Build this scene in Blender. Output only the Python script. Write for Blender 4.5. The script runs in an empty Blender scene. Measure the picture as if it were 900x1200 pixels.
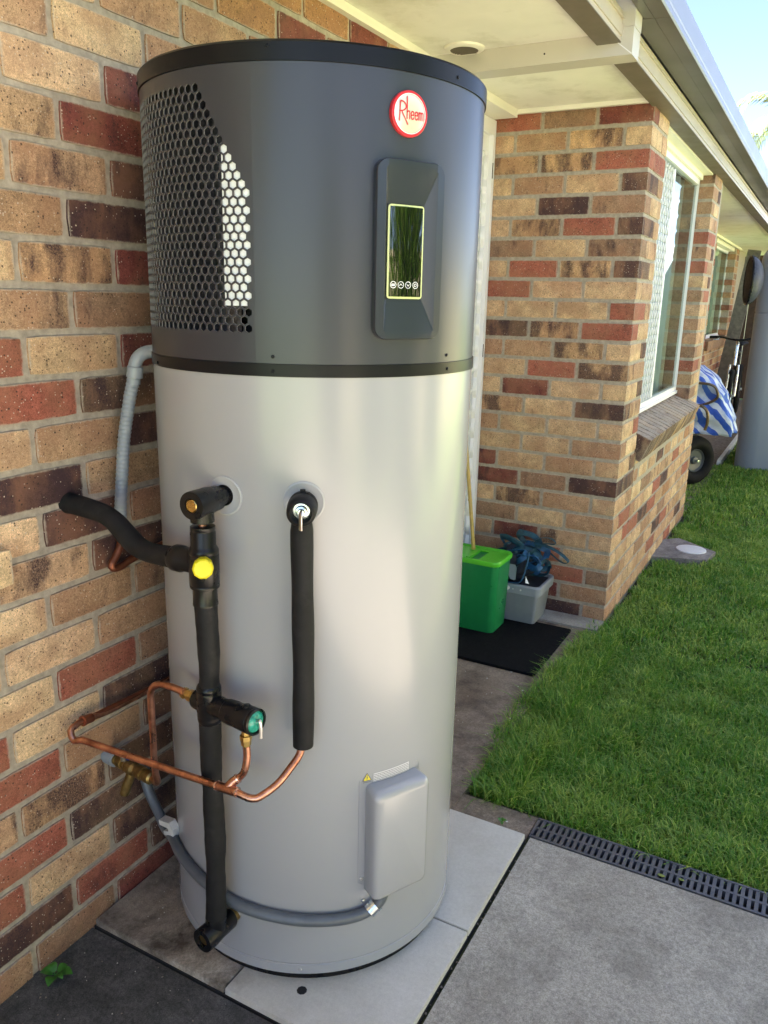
import bpy, bmesh, math, random
import numpy as np
from mathutils import Vector, Matrix
random.seed(7); rng=np.random.default_rng(7)
R_=math.radians
S=bpy.context.scene; COL=S.collection

# ---------------------------------------------------------------- camera
yaw,pit,rol=-0.4939,0.262,-0.0227
fw=np.array([math.sin(yaw)*math.cos(pit),math.cos(yaw)*math.cos(pit),-math.sin(pit)])
ri=np.array([math.cos(yaw),-math.sin(yaw),0]); dn=np.cross(fw,ri)
c,s=math.cos(rol),math.sin(rol)
r2=c*ri+s*dn; d2=-s*ri+c*dn
cam=bpy.data.cameras.new('camera'); camo=bpy.data.objects.new('camera',cam); COL.objects.link(camo)
M=Matrix.Identity(4)
for i in range(3): M[i][0]=r2[i]; M[i][1]=-d2[i]; M[i][2]=-fw[i]
M[0][3],M[1][3],M[2][3]=1.3627,-1.1754,1.491
camo.matrix_world=M
cam.sensor_fit='VERTICAL'; cam.sensor_height=36; cam.lens=938.8/1200*36; cam.clip_start=0.02; cam.clip_end=3000
S.camera=camo
# ---------------------------------------------------------------- world + sun
SUN_EL=R_(61); sun_dir=Vector((-0.80,-0.60,0)).normalized()
W=bpy.data.worlds.new('World'); S.world=W; W.use_nodes=True
nt=W.node_tree; nt.nodes.clear()
out=nt.nodes.new('ShaderNodeOutputWorld'); bg=nt.nodes.new('ShaderNodeBackground')
sky=nt.nodes.new('ShaderNodeTexSky'); sky.sky_type='NISHITA'; sky.sun_disc=False
sky.sun_elevation=SUN_EL; sky.sun_rotation=math.atan2(sun_dir.x,sun_dir.y)
sky.altitude=2500; sky.air_density=.65; sky.dust_density=.0; sky.ozone_density=1.6
geo=nt.nodes.new('ShaderNodeTexCoord'); nz=nt.nodes.new('ShaderNodeTexNoise'); nz.inputs['Scale'].default_value=3.2
nz.inputs['Detail'].default_value=7; nz.inputs['Roughness'].default_value=.55
mp=nt.nodes.new('ShaderNodeMapping'); mp.inputs['Scale'].default_value=(1,1,2.2); mp.inputs['Location'].default_value=(.35,.1,.2)
cr=nt.nodes.new('ShaderNodeValToRGB'); cr.color_ramp.elements[0].position=.54; cr.color_ramp.elements[1].position=.76
mix=nt.nodes.new('ShaderNodeMixRGB'); mix.inputs[2].default_value=(7.5,7.8,8.2,1)
L=nt.links
L.new(geo.outputs['Generated'],mp.inputs[0]); L.new(mp.outputs[0],nz.inputs['Vector']); L.new(nz.outputs['Fac'],cr.inputs[0])
L.new(cr.outputs[0],mix.inputs[0]); L.new(sky.outputs[0],mix.inputs[1]); L.new(mix.outputs[0],bg.inputs[0]); L.new(bg.outputs[0],out.inputs[0])
bg.inputs[1].default_value=0.050
sl=bpy.data.lights.new('sun','SUN'); sl.energy=5.0; sl.angle=R_(.5); sl.color=(1,.95,.87)
so=bpy.data.objects.new('sun',sl); COL.objects.link(so)
dv=Vector((sun_dir.x*math.cos(SUN_EL),sun_dir.y*math.cos(SUN_EL),math.sin(SUN_EL)))
so.rotation_euler=dv.to_track_quat('Z','Y').to_euler(); so.location=dv*20
S.view_settings.view_transform='Standard'; S.view_settings.look='None'; S.view_settings.gamma=1
S.view_settings.exposure=3.72
S.view_settings.use_white_balance=True; S.view_settings.white_balance_temperature=7100; S.view_settings.white_balance_tint=16

# ---------------------------------------------------------------- materials
def new_mat(name):
    m=bpy.data.materials.new(name); m.use_nodes=True; n=m.node_tree; b=n.nodes['Principled BSDF']; return m,n,b
def N(n,t,**k):
    x=n.nodes.new(t)
    for a,v in k.items():
        if a.startswith('i_'): x.inputs[a[2:]].default_value=v
        else: setattr(x,a,v)
    return x
def noise(n,co,scale,detail=4,rough=.55):
    x=N(n,'ShaderNodeTexNoise'); x.inputs['Scale'].default_value=scale; x.inputs['Detail'].default_value=detail; x.inputs['Roughness'].default_value=rough
    n.links.new(co,x.inputs['Vector']); return x.outputs['Fac']
def ramp(n,f,stops):
    x=N(n,'ShaderNodeValToRGB'); e=x.color_ramp.elements
    while len(e)<len(stops): e.new(.5)
    for i,(p,col) in enumerate(stops):
        e[i].position=p; e[i].color=(col,col,col,1) if isinstance(col,(int,float)) else (*col[:3],1)
    n.links.new(f,x.inputs[0]); return x.outputs[0]
def mixc(n,f,a,b,mode='MIX'):
    x=N(n,'ShaderNodeMixRGB',blend_type=mode)
    for i,v in ((0,f),(1,a),(2,b)):
        if isinstance(v,(int,float)): x.inputs[i].default_value=v if i==0 else (v,v,v,1)
        elif isinstance(v,tuple): x.inputs[i].default_value=(*v[:3],1)
        else: n.links.new(v,x.inputs[i])
    return x.outputs[0]
def math_(n,op,a,b=0.0,clamp=False):
    x=N(n,'ShaderNodeMath',operation=op,use_clamp=clamp)
    for i,v in ((0,a),(1,b)):
        if isinstance(v,(int,float)): x.inputs[i].default_value=v
        else: n.links.new(v,x.inputs[i])
    return x.outputs[0]
def bump(n,b,h,strength=.3,dist=.002):
    x=N(n,'ShaderNodeBump'); x.inputs['Strength'].default_value=strength; x.inputs['Distance'].default_value=dist
    n.links.new(h,x.inputs['Height']); n.links.new(x.outputs[0],b.inputs['Normal'])
def objco(n): return N(n,'ShaderNodeTexCoord').outputs['Object']
def plain(name,col,rough=.5,metal=0,var=.12,scale=30,bmp=0,coat=0,spec=None,dirt=None):
    m,n,b=new_mat(name); co=objco(n)
    if spec is not None: b.inputs['Specular IOR Level'].default_value=spec
    if var<=.02 and not dirt:
        b.inputs['Base Color'].default_value=(*col,1); b.inputs['Roughness'].default_value=rough; b.inputs['Metallic'].default_value=metal; b.inputs['Coat Weight'].default_value=coat; b.inputs['Coat Roughness'].default_value=.15
        return m
    f=noise(n,co,scale,5)
    v=ramp(n,f,[(.3,1-var),(.7,1+var)])
    cc=mixc(n,1.0,col,v,'MULTIPLY')
    if dirt:
        dcol,dscale,lo,hi=dirt
        cc=mixc(n,ramp(n,noise(n,co,dscale,8,.65),[(lo,0.),(hi,1.)]),cc,dcol)
    n.links.new(cc,b.inputs['Base Color'])
    b.inputs['Metallic'].default_value=metal
    rv=.06 if var>.03 else .008
    rr=ramp(n,noise(n,co,scale*.4,3),[(.3,max(.02,rough-rv)),(.7,min(1,rough+rv))]); n.links.new(rr,b.inputs['Roughness'])
    b.inputs['Coat Weight'].default_value=coat
    if spec is not None: b.inputs['Specular IOR Level'].default_value=spec
    if bmp: bump(n,b,noise(n,co,scale*6,3),bmp,.001)
    return m
def brick_mat(name,far=False):
    m,n,b=new_mat(name); co=objco(n)
    oi=N(n,'ShaderNodeObjectInfo')
    if far:
        g=N(n,'ShaderNodeNewGeometry'); rnd=g.outputs['Random Per Island']
        base=ramp(n,rnd,[(0,(.36,.22,.115)),(.3,(.44,.28,.155)),(.5,(.40,.245,.135)),(.62,(.20,.12,.08)),(.74,(.10,.055,.045)),(.84,(.30,.085,.055)),(1,(.42,.27,.15))])
        alpha=math_(n,'MULTIPLY',rnd,.5)
    else:
        rnd=oi.outputs['Random']; base=oi.outputs['Color']; alpha=oi.outputs['Alpha']
    off=N(n,'ShaderNodeCombineXYZ'); n.links.new(math_(n,'MULTIPLY',rnd,37.),off.inputs[0]); n.links.new(math_(n,'MULTIPLY',rnd,91.),off.inputs[1]); n.links.new(math_(n,'MULTIPLY',rnd,53.),off.inputs[2])
    va=N(n,'ShaderNodeVectorMath',operation='ADD'); n.links.new(co,va.inputs[0]); n.links.new(off.outputs[0],va.inputs[1]); P=va.outputs[0]
    # burnt, blotchy patches: vertical flame smears
    mp=N(n,'ShaderNodeMapping'); mp.inputs['Scale'].default_value=(13,13,5); n.links.new(P,mp.inputs[0])
    nb=N(n,'ShaderNodeTexNoise'); nb.inputs['Scale'].default_value=1; nb.inputs['Detail'].default_value=5; nb.inputs['Roughness'].default_value=.6
    n.links.new(mp.outputs[0],nb.inputs['Vector'])
    th=math_(n,'SUBTRACT',.80,math_(n,'MULTIPLY',alpha,.48))
    burn=math_(n,'MULTIPLY',math_(n,'SUBTRACT',nb.outputs['Fac'],th),7.5,True)
    burn=math_(n,'MULTIPLY',burn,math_(n,'ADD',.55,ramp(n,noise(n,P,300,2),[(.35,0.),(.65,.45)])),True)
    fine=ramp(n,noise(n,P,170,7,.8),[(.30,.50),(.5,1.0),(.70,1.38)])
    mid=ramp(n,noise(n,P,24,6,.65),[(.3,.74),(.7,1.22)])
    cc=mixc(n,1.0,base,fine,'MULTIPLY'); cc=mixc(n,1.0,cc,ramp(n,noise(n,P,520,3,.8),[(.33,.55),(.5,1.),(.66,1.35)]),'MULTIPLY'); cc=mixc(n,1.0,cc,mid,'MULTIPLY')
    cc=mixc(n,math_(n,'MULTIPLY',ramp(n,noise(n,P,9,3),[(.42,0.),(.62,1.)]),.45),cc,(.33,.155,.09))
    cc=mixc(n,burn,cc,(.050,.026,.030))
    # pale quartz specks and dark pits
    v1=N(n,'ShaderNodeTexVoronoi'); v1.inputs['Scale'].default_value=210; n.links.new(P,v1.inputs['Vector'])
    sel=N(n,'ShaderNodeSeparateColor'); n.links.new(v1.outputs['Color'],sel.inputs[0])
    sp=math_(n,'MULTIPLY',math_(n,'LESS_THAN',v1.outputs['Distance'],math_(n,'MULTIPLY',sel.outputs[1],.36)),math_(n,'GREATER_THAN',sel.outputs[0],.82))
    cc=mixc(n,math_(n,'MULTIPLY',sp,.75),cc,(.62,.52,.42))
    v2=N(n,'ShaderNodeTexVoronoi'); v2.inputs['Scale'].default_value=190; n.links.new(P,v2.inputs['Vector'])
    s2=N(n,'ShaderNodeSeparateColor'); n.links.new(v2.outputs['Color'],s2.inputs[0])
    pit_=math_(n,'MULTIPLY',math_(n,'LESS_THAN',v2.outputs['Distance'],math_(n,'MULTIPLY',s2.outputs[1],.45)),math_(n,'GREATER_THAN',s2.outputs[0],.80))
    cc=mixc(n,math_(n,'MULTIPLY',pit_,.8),cc,(.045,.028,.022))
    # mortar smeared edges
    if not far:
        gc=N(n,'ShaderNodeTexCoord'); sx=N(n,'ShaderNodeSeparateXYZ'); n.links.new(gc.outputs['Generated'],sx.inputs[0])
        nx=N(n,'ShaderNodeSeparateXYZ'); n.links.new(gc.outputs['Normal'],nx.inputs[0])
        ez=math_(n,'ABSOLUTE',math_(n,'SUBTRACT',sx.outputs[2],.5)); ex=math_(n,'ABSOLUTE',math_(n,'SUBTRACT',sx.outputs[0],.5))
        wob=math_(n,'MULTIPLY',noise(n,P,60,5,.75),.14)
        mz=math_(n,'MULTIPLY',math_(n,'SUBTRACT',math_(n,'ADD',ez,wob),.52),18,True)
        mx=math_(n,'MULTIPLY',math_(n,'SUBTRACT',math_(n,'ADD',ex,math_(n,'MULTIPLY',wob,.4)),.502),45,True)
        mx=math_(n,'MULTIPLY',mx,math_(n,'SUBTRACT',1,math_(n,'ABSOLUTE',nx.outputs[0]),True))
        cc=mixc(n,math_(n,'MULTIPLY',math_(n,'MAXIMUM',mz,mx),.80),cc,(.48,.41,.33))
    n.links.new(cc,b.inputs['Base Color']); b.inputs['Roughness'].default_value=.85; b.inputs['Specular IOR Level'].default_value=.3
    h=math_(n,'SUBTRACT',math_(n,'ADD',math_(n,'MULTIPLY',noise(n,P,120,5,.7),1.0),math_(n,'MULTIPLY',noise(n,P,28,3),.8)),math_(n,'MULTIPLY',pit_,.5))
    bump(n,b,h,.55,.0022)
    return m
def concrete(name,c1,c2,scale=5,speck=.3,bs=.35,white=None,stain=None):
    m,n,b=new_mat(name); co=objco(n)
    a=ramp(n,noise(n,co,scale,9,.68),[(.33,0.),(.66,1.)])
    cc=mixc(n,a,c1,c2)
    cc=mixc(n,1.0,cc,ramp(n,noise(n,co,340,5,.8),[(.3,1-speck),(.5,1.),(.72,1+speck)]),'MULTIPLY')
    cc=mixc(n,1.0,cc,ramp(n,noise(n,co,110,6,.8),[(.35,1-speck*.8),(.6,1.+speck*.3)]),'MULTIPLY')
    if stain:
        scol,ss,lo,hi=stain
        cc=mixc(n,ramp(n,noise(n,co,ss,9,.72),[(lo,0.),(hi,1.)]),cc,scol)
    if white:
        v=N(n,'ShaderNodeTexVoronoi'); v.inputs['Scale'].default_value=white; n.links.new(co,v.inputs['Vector'])
        sc=N(n,'ShaderNodeSeparateColor'); n.links.new(v.outputs['Color'],sc.inputs[0])
        w=math_(n,'MULTIPLY',math_(n,'LESS_THAN',v.outputs['Distance'],math_(n,'MULTIPLY',sc.outputs[1],.16)),math_(n,'GREATER_THAN',sc.outputs[0],.72))
        cc=mixc(n,w,cc,(.6,.6,.58))
    n.links.new(cc,b.inputs['Base Color']); b.inputs['Roughness'].default_value=.88; b.inputs['Specular IOR Level'].default_value=.3
    bump(n,b,math_(n,'ADD',noise(n,co,220,4,.7),noise(n,co,40,4,.7)),bs,.002)
    return m
m_brick=brick_mat('brick'); m_brickfar=brick_mat('brick_weathered',True)
m_mortar=plain('mortar',(.38,.33,.265),.95,var=.22,scale=60,bmp=.6)
m_soffit=plain('soffit_paint',(.86,.84,.75),.6,var=.04,scale=8,dirt=((.56,.54,.42),5,.50,.82))
m_cream=plain('cream_paint',(.84,.81,.71),.5,var=.03,scale=8)
m_creamf=plain('cream_fence',(.66,.60,.42),.5,var=.03)
m_steel=plain('beige_steel',(.55,.52,.46),.42,var=.03,scale=8)
m_fascia=plain('beige_fascia',(.50,.44,.36),.35,var=.04,scale=8)
m_striprim=plain('dark_underside',(.15,.125,.095),.5,var=.05)
m_gutshade=plain('shaded_gutter',(.085,.078,.070),.42,var=.06,scale=6,metal=.0,coat=.0)
m_gutlit=plain('sky_lit_gutter_face',(.24,.27,.40),.45,var=.04,scale=6)  # same gutter in two tones: skylight and shade put into the colour
m_roof=plain('roof_metal',(.30,.28,.26),.5)
m_white=plain('white_aluminium',(.84,.84,.85),.35,var=.02)
m_black=plain('black_plastic',(.007,.007,.008),.30,spec=.32,var=.1,scale=60)
m_blackmat=plain('black_rubber',(.010,.010,.011),.6,spec=.25,var=.25,scale=60,bmp=.3)
m_foam=plain('foam_lagging',(.012,.012,.013),.65,var=.3,scale=25,bmp=.3,spec=.22,dirt=((.040,.038,.037),14,.55,.85))
m_heater=plain('pale_grey_enamel',(.325,.333,.348),.26,var=.012,scale=5,coat=.25)
m_hdark=plain('dark_grey_enamel',(.030,.034,.044),.36,var=.0,coat=.1)
m_trim=plain('black_trim',(.006,.007,.009),.34,var=.0,spec=.2)
m_glint=plain('glint_edge',(.20,.20,.20),.4,var=.0)  # hole walls coloured lighter to imitate glints
m_panel=plain('slate_panel',(.020,.025,.036),.30,var=.02,coat=.2)
m_screw=plain('zinc_screw',(.5,.5,.5),.3,metal=1)
m_brass=plain('brass',(.62,.44,.16),.30,metal=1,var=.2,scale=70)
m_brassold=plain('aged_brass',(.30,.21,.085),.42,metal=1,var=.3,scale=70)
m_copper=plain('copper',(.66,.33,.225),.30,metal=1,var=.28,scale=35,dirt=((.26,.10,.065),22,.44,.70))
m_copperold=plain('aged_copper',(.26,.09,.05),.42,metal=.8,var=.3,scale=30)
m_solder=plain('solder',(.70,.52,.48),.25,metal=1)
m_pvc=plain('grey_pvc',(.24,.275,.31),.35,var=.04)
m_conduit=plain('grey_conduit',(.10,.115,.13),.32,var=.15,scale=20)
m_zinc=plain('zinc_clip',(.62,.70,.76),.25,metal=1)
m_clipw=plain('pale_clip',(.62,.64,.62),.4)
m_gasket=plain('clear_gasket',(.38,.39,.405),.2,var=.02)
m_yellow=plain('yellow_cap',(.74,.64,.01),.35,var=.03)
m_teal=plain('teal_cap',(.01,.30,.22),.25,var=.4,scale=120)
m_blue=plain('blue_handle',(.01,.05,.30),.35)
m_green=plain('green_plastic',(.003,.24,.075),.32,var=.04)
m_lime=plain('lime_plastic',(.07,.52,.03),.35,var=.04)
m_greypl=plain('grey_plastic',(.28,.315,.36),.4,var=.04)
m_strap=plain('teal_webbing',(.006,.055,.085),.55,var=.45,scale=40)
m_strapb=plain('blue_webbing',(.008,.085,.20),.5,var=.3,scale=40)
m_navy=plain('navy_fabric',(.012,.018,.030),.7)
m_mat=plain('black_doormat',(.008,.008,.009),.9,spec=.1,var=.35,scale=90,bmp=.7)
m_bamboo=plain('brassy_stick',(.48,.33,.10),.3,var=.12,scale=25)
m_tank=plain('blue_grey_tank',(.31,.35,.40),.42,var=.0,scale=3)
m_dish=plain('dark_mesh',(.05,.055,.07),.5,var=.2,scale=80)
m_tyre=plain('tyre_rubber',(.009,.009,.009),.8,spec=.2,var=.2,bmp=.4)
m_rim=plain('grey_rim',(.09,.10,.10),.45)
m_tube=plain('bronze_tube',(.16,.12,.08),.3,metal=.6)
m_timber=plain('weathered_timber',(.13,.115,.10),.9,var=.35,scale=18,bmp=.5)
m_fence=plain('brown_timber',(.055,.032,.022),.85,var=.35,scale=12)
m_path=concrete('stained_path',(.17,.125,.09),(.33,.27,.21),5,.40,.45,white=30,stain=((.07,.052,.04),9,.46,.72))
m_slabd=concrete('dark_slab',(.055,.054,.053),(.125,.122,.118),7,.6,.6,white=16,stain=((.030,.029,.028),12,.5,.75))
m_slabl=concrete('pale_slab',(.33,.30,.255),(.47,.435,.38),2.6,.45,.6,stain=((.15,.132,.11),3.6,.48,.78))
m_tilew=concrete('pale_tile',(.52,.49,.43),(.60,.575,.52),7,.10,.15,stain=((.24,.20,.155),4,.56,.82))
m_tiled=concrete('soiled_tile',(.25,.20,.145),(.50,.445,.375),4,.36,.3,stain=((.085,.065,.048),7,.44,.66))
m_footing=concrete('footing',(.30,.27,.24),(.44,.42,.38),8,.25,.4)
m_soil=concrete('soil',(.030,.032,.014),(.06,.065,.025),9,.4,.6)
m_gravel=concrete('leaf_litter',(.08,.065,.045),(.27,.23,.18),38,.4,.9)
m_far=plain('far_lawn',(.13,.20,.06),.9,var=.3,scale=2)
m_dark=plain('dark_interior',(.012,.012,.013),.8)
m_coil=plain('coil_fins',(.10,.10,.11),.4,metal=.7,var=.4,scale=150)
m_whitep=plain('white_panel',(.86,.90,.92),.45,var=.01)
m_curtain=plain('pale_blind',(.72,.80,.76),.7,var=.05)
m_grate=plain('grey_grate',(.080,.081,.090),.4,var=.15,scale=40)
m_bark=plain('palm_trunk',(.22,.18,.14),.9,var=.3)
m_cover=concrete('grey_cover',(.13,.12,.115),(.28,.27,.26),14,.3,.4)
m_lid=plain('pale_lid',(.62,.65,.68),.45,var=.05,scale=40)
def leafy(name,c1,c2,trans=.25):
    m,n,b=new_mat(name); a=N(n,'ShaderNodeAttribute'); a.attribute_name='tint'
    g=N(n,'ShaderNodeNewGeometry')
    cc=mixc(n,a.outputs['Fac'],c1,c2)
    n.links.new(cc,b.inputs['Base Color']); b.inputs['Roughness'].default_value=.42; b.inputs['Specular IOR Level'].default_value=.4
    t=N(n,'ShaderNodeBsdfTranslucent'); n.links.new(cc,t.inputs[0]); ms=N(n,'ShaderNodeMixShader'); ms.inputs[0].default_value=trans
    n.links.new(b.outputs[0],ms.inputs[1]); n.links.new(t.outputs[0],ms.inputs[2]); n.links.new(ms.outputs[0],n.nodes['Material Output'].inputs[0])
    return m
m_grass=leafy('grass',(.085,.27,.026),(.46,.58,.13),.4)
m_leaf=leafy('leaf',(.03,.11,.012),(.24,.40,.06),.3)
m_palm=leafy('palm_leaf',(.06,.09,.04),(.20,.23,.13),.2)
def glassmat():
    m,n,b=new_mat('window_glass'); n.nodes.remove(b)
    t=N(n,'ShaderNodeBsdfTransparent'); t.inputs[0].default_value=(.72,.82,.78,1)
    g=N(n,'ShaderNodeBsdfGlossy'); g.inputs['Roughness'].default_value=.015; g.inputs[0].default_value=(.95,1,.98,1)
    f=N(n,'ShaderNodeFresnel'); f.inputs[0].default_value=2.3
    ms=N(n,'ShaderNodeMixShader'); n.links.new(f.outputs[0],ms.inputs[0]); n.links.new(t.outputs[0],ms.inputs[1]); n.links.new(g.outputs[0],ms.inputs[2])
    n.links.new(ms.outputs[0],n.nodes['Material Output'].inputs[0]); return m
m_glass=glassmat()
def emis_free(name,col,rough=.3,metal=0):
    return plain(name,col,rough,metal,var=.0)
m_screen=emis_free('screen_glass',(.004,.005,.004),.03)
m_screen.node_tree.nodes['Principled BSDF'].inputs['Specular IOR Level'].default_value=1.0
m_lime_rim=emis_free('pale_lime_rim',(.58,.64,.30),.25)
m_icon=emis_free('icon_white',(.85,.87,.85),.4)
m_red=emis_free('logo_red',(.62,.02,.03),.35)
m_chrome=emis_free('mirror_silver',(.80,.76,.62),.22,.45)
m_warn=emis_free('warning_yellow',(.75,.62,.05),.4)
m_ink=emis_free('ink',(.10,.10,.12),.5)
m_wlabel=emis_free('label_film',(.62,.62,.64),.4)
def stripes():
    m,n,b=new_mat('blue_white_stripes'); co=objco(n)
    w=N(n,'ShaderNodeTexWave',wave_type='BANDS',bands_direction='DIAGONAL'); w.inputs['Scale'].default_value=4.6; w.inputs['Distortion'].default_value=2.6; w.inputs['Detail'].default_value=2; w.inputs['Detail Scale'].default_value=1.5
    n.links.new(co,w.inputs['Vector'])
    cc=mixc(n,ramp(n,w.outputs['Fac'],[(.44,0.),(.52,1.)]),(.025,.11,.55),(.72,.80,.90))
    cc=mixc(n,ramp(n,noise(n,co,7,3),[(.45,0.),(.6,.45)]),cc,(.08,.2,.62))
    n.links.new(cc,b.inputs['Base Color']); b.inputs['Roughness'].default_value=.4
    bump(n,b,noise(n,co,14,4),.6,.02); return m
m_stripe=stripes()

# ---------------------------------------------------------------- mesh helpers
class MB:
    def __init__(s): s.v=[]; s.f=[]; s.mi=[]; s.cur=0
    def add(s,vs,fs):
        o=len(s.v); s.v+= [tuple(map(float,p)) for p in vs]; s.f+=[tuple(i+o for i in f) for f in fs]; s.mi+=[s.cur]*len(fs); return s
    def box(s,x0,x1,y0,y1,z0,z1):
        v=[(x,y,z) for x in (x0,x1) for y in (y0,y1) for z in (z0,z1)]
        return s.add(v,[(0,1,3,2),(4,6,7,5),(0,4,5,1),(2,3,7,6),(0,2,6,4),(1,5,7,3)])
    def loft(s,loops,cap=True,closed=True):
        n=len(loops[0]); vs=[p for l in loops for p in l]; fs=[]
        for i in range(len(loops)-1):
            for j in range(n if closed else n-1):
                k=(j+1)%n; fs.append((i*n+j,i*n+k,(i+1)*n+k,(i+1)*n+j))
        if cap: fs.append(tuple(range(n))[::-1]); fs.append(tuple(range((len(loops)-1)*n,len(loops)*n)))
        return s.add(vs,fs)
    def lathe(s,o,ax,prof,n=24,cap=True):
        """prof: list of (dist along axis, radius)"""
        o=Vector(o); ax=Vector(ax).normalized(); u=ax.orthogonal().normalized(); w=ax.cross(u)
        return s.loft([[o+ax*d+(u*math.cos(2*math.pi*j/n)+w*math.sin(2*math.pi*j/n))*r for j in range(n)] for d,r in prof],cap)
    def cyl(s,a,b,r,n=20,r2=None):
        a=Vector(a); b=Vector(b); return s.lathe(a,b-a,[(0,r),((b-a).length,r if r2 is None else r2)],n)
    def tube(s,pts,r,n=12,step=.01,corr=None,flat=1.0,smooth=True,up=None):
        P=[Vector(p) for p in pts]
        if smooth: P=catmull(P,step)
        loops=[]; t0=(P[1]-P[0]).normalized(); u=(Vector(up) if up else t0.orthogonal()); u=(u-t0*u.dot(t0)).normalized(); d=0
        for i,p in enumerate(P):
            t=(P[min(i+1,len(P)-1)]-P[max(i-1,0)]).normalized()
            u=(u-t*u.dot(t)).normalized(); w=t.cross(u)
            if i: d+=(p-P[i-1]).length
            rr=r(d) if callable(r) else r
            if corr: rr*=1+corr[1]*math.sin(2*math.pi*d/corr[0])
            loops.append([p+u*math.cos(2*math.pi*j/n)*rr+w*math.sin(2*math.pi*j/n)*rr*flat for j in range(n)])
        return s.loft(loops)
    def build(s,name,mat,parent=None,smooth=True,angle=35,flipfix=True):
        me=bpy.data.meshes.new(name)
        off=np.array(parent_world(parent)) if parent is not None else np.zeros(3)
        V=np.array(s.v)-off
        me.from_pydata(V.tolist(),[],s.f)
        if flipfix:
            bm=bmesh.new(); bm.from_mesh(me); bmesh.ops.recalc_face_normals(bm,faces=bm.faces); bm.to_mesh(me); bm.free()
        for mm in (mat if isinstance(mat,(list,tuple)) else [mat]): me.materials.append(mm)
        me.polygons.foreach_set('material_index',s.mi)
        if smooth: 
            me.shade_smooth(); me.set_sharp_from_angle(angle=R_(angle))
        o=bpy.data.objects.new(name,me); COL.objects.link(o)
        if parent is not None: o.parent=parent
        return o
def parent_world(p):
    v=Vector((0,0,0))
    while p is not None: v+=p.location; p=p.parent
    return v
def catmull(P,step):
    out=[]; n=len(P)
    for i in range(n-1):
        p0=P[i-1] if i>0 else P[i]*2-P[i+1]; p1=P[i]; p2=P[i+1]; p3=P[i+2] if i+2<n else P[i+1]*2-P[i]
        k=max(2,int((p2-p1).length/step))
        for j in range(k):
            t=j/k; out.append(.5*((2*p1)+(p2-p0)*t+(2*p0-5*p1+4*p2-p3)*t*t+(3*p1-p0-3*p2+p3)*t**3))
    out.append(P[-1]); return out
def thing(name,label,cat,loc=(0,0,0),group=None):
    o=bpy.data.objects.new(name,None); COL.objects.link(o); o.location=loc; o.empty_display_size=.1
    o['label']=label; o['category']=cat
    if group: o['group']=group
    return o
def tag(o,label=None,cat=None,kind=None,group=None):
    if label: o['label']=label
    if cat: o['category']=cat
    if kind: o['kind']=kind
    if group: o['group']=group
    return o
def sheet(name,x0,x1,y0,y1,z,mat,th=None,kind='structure'):
    m=MB()
    if th: m.box(x0,x1,y0,y1,z-th,z)
    else: m.add([(x0,y0,z),(x1,y0,z),(x1,y1,z),(x0,y1,z)],[(0,1,2,3)])
    o=m.build(name,mat,smooth=False); 
    if kind: o['kind']=kind
    return o

# ================================================================ HOUSE
house=thing('brick_house','single storey tan and red brick house with cream eaves running along the whole side yard','house')
CH=.0887; TOP=2.295; BH=.076
def zc(k): return TOP-(k-.5)*CH      # centre of course k (1 = under the soffit)
_bm={}
def brick_mesh(Lx,Dy,H,var):
    key=(round(Lx,3),round(Dy,3),round(H,3),var)
    if key in _bm: return _bm[key]
    from mathutils import noise as mn
    r=random.Random(var*7+int(Lx*1000)); bm=bmesh.new(); nx=max(3,int(Lx/.026)); nz=4
    off=Vector((var*3.1,Lx*50,var*1.7)); rc=.0085
    def P(i,j,dep):
        # rounded rectangle outline, edge grid lines pulled in at the arris
        x=(i/nx-.5)*Lx; z=(j/nz-.5)*H
        ex=max(0,abs(x)-(Lx/2-rc)); ez=max(0,abs(z)-(H/2-rc)); 
        if ex>0 and ez>0:
            l=math.hypot(ex,ez)
            if l>rc: x-=math.copysign(ex*(1-rc/l),x); z-=math.copysign(ez*(1-rc/l),z)
        w=mn.noise(Vector((x*38,z*38,0))+off)*.0030+mn.noise(Vector((x*90,z*90,3))+off)*.0014
        if i in (0,nx): x-=math.copysign(abs(w)+.0004,x)
        if j in (0,nz): z-=math.copysign(abs(w),z)
        return x,z
    vs={}; back={}
    for sgn in (-1,1):
        for i in range(nx+1):
            for j in range(nz+1):
                x,z=P(i,j,0); edge=i in (0,nx) or j in (0,nz)
                near=.0032 if edge else 0
                y=sgn*(Dy/2-near+.0007*mn.noise(Vector((x*60,z*60,9*sgn))+off))
                vs[sgn,i,j]=bm.verts.new((x*(.985 if False else 1),y,z))
    for sgn in (-1,1):
        for i in range(nx):
            for j in range(nz):
                q=[vs[sgn,i,j],vs[sgn,i+1,j],vs[sgn,i+1,j+1],vs[sgn,i,j+1]]; bm.faces.new(q if sgn<0 else q[::-1])
    per=[(i,0) for i in range(nx)]+[(nx,j) for j in range(nz)]+[(i,nz) for i in range(nx,0,-1)]+[(0,j) for j in range(nz,0,-1)]
    for k in range(len(per)):
        a=per[k]; b=per[(k+1)%len(per)]; bm.faces.new([vs[-1,a[0],a[1]],vs[1,a[0],a[1]],vs[1,b[0],b[1]],vs[-1,b[0],b[1]]])
    bmesh.ops.recalc_face_normals(bm,faces=bm.faces)
    me=bpy.data.meshes.new('brick'); bm.to_mesh(me); bm.free(); me.materials.append(m_brick); me.shade_smooth(); me.set_sharp_from_angle(angle=R_(70))
    _bm[key]=me; return me
TY={'T':((.55,.365,.215),.30),'L':((.66,.465,.28),.14),'t':((.52,.33,.20),.60),'M':((.30,.18,.115),.50),'m':((.42,.255,.15),.40),
    'B':((.50,.30,.165),.80),'R':((.34,.105,.07),.36),'r':((.19,.052,.042),.55),'D':((.075,.038,.036),.70),'b':((.17,.10,.066),.75),'w':((.40,.20,.10),.35)}
nb=0
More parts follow.
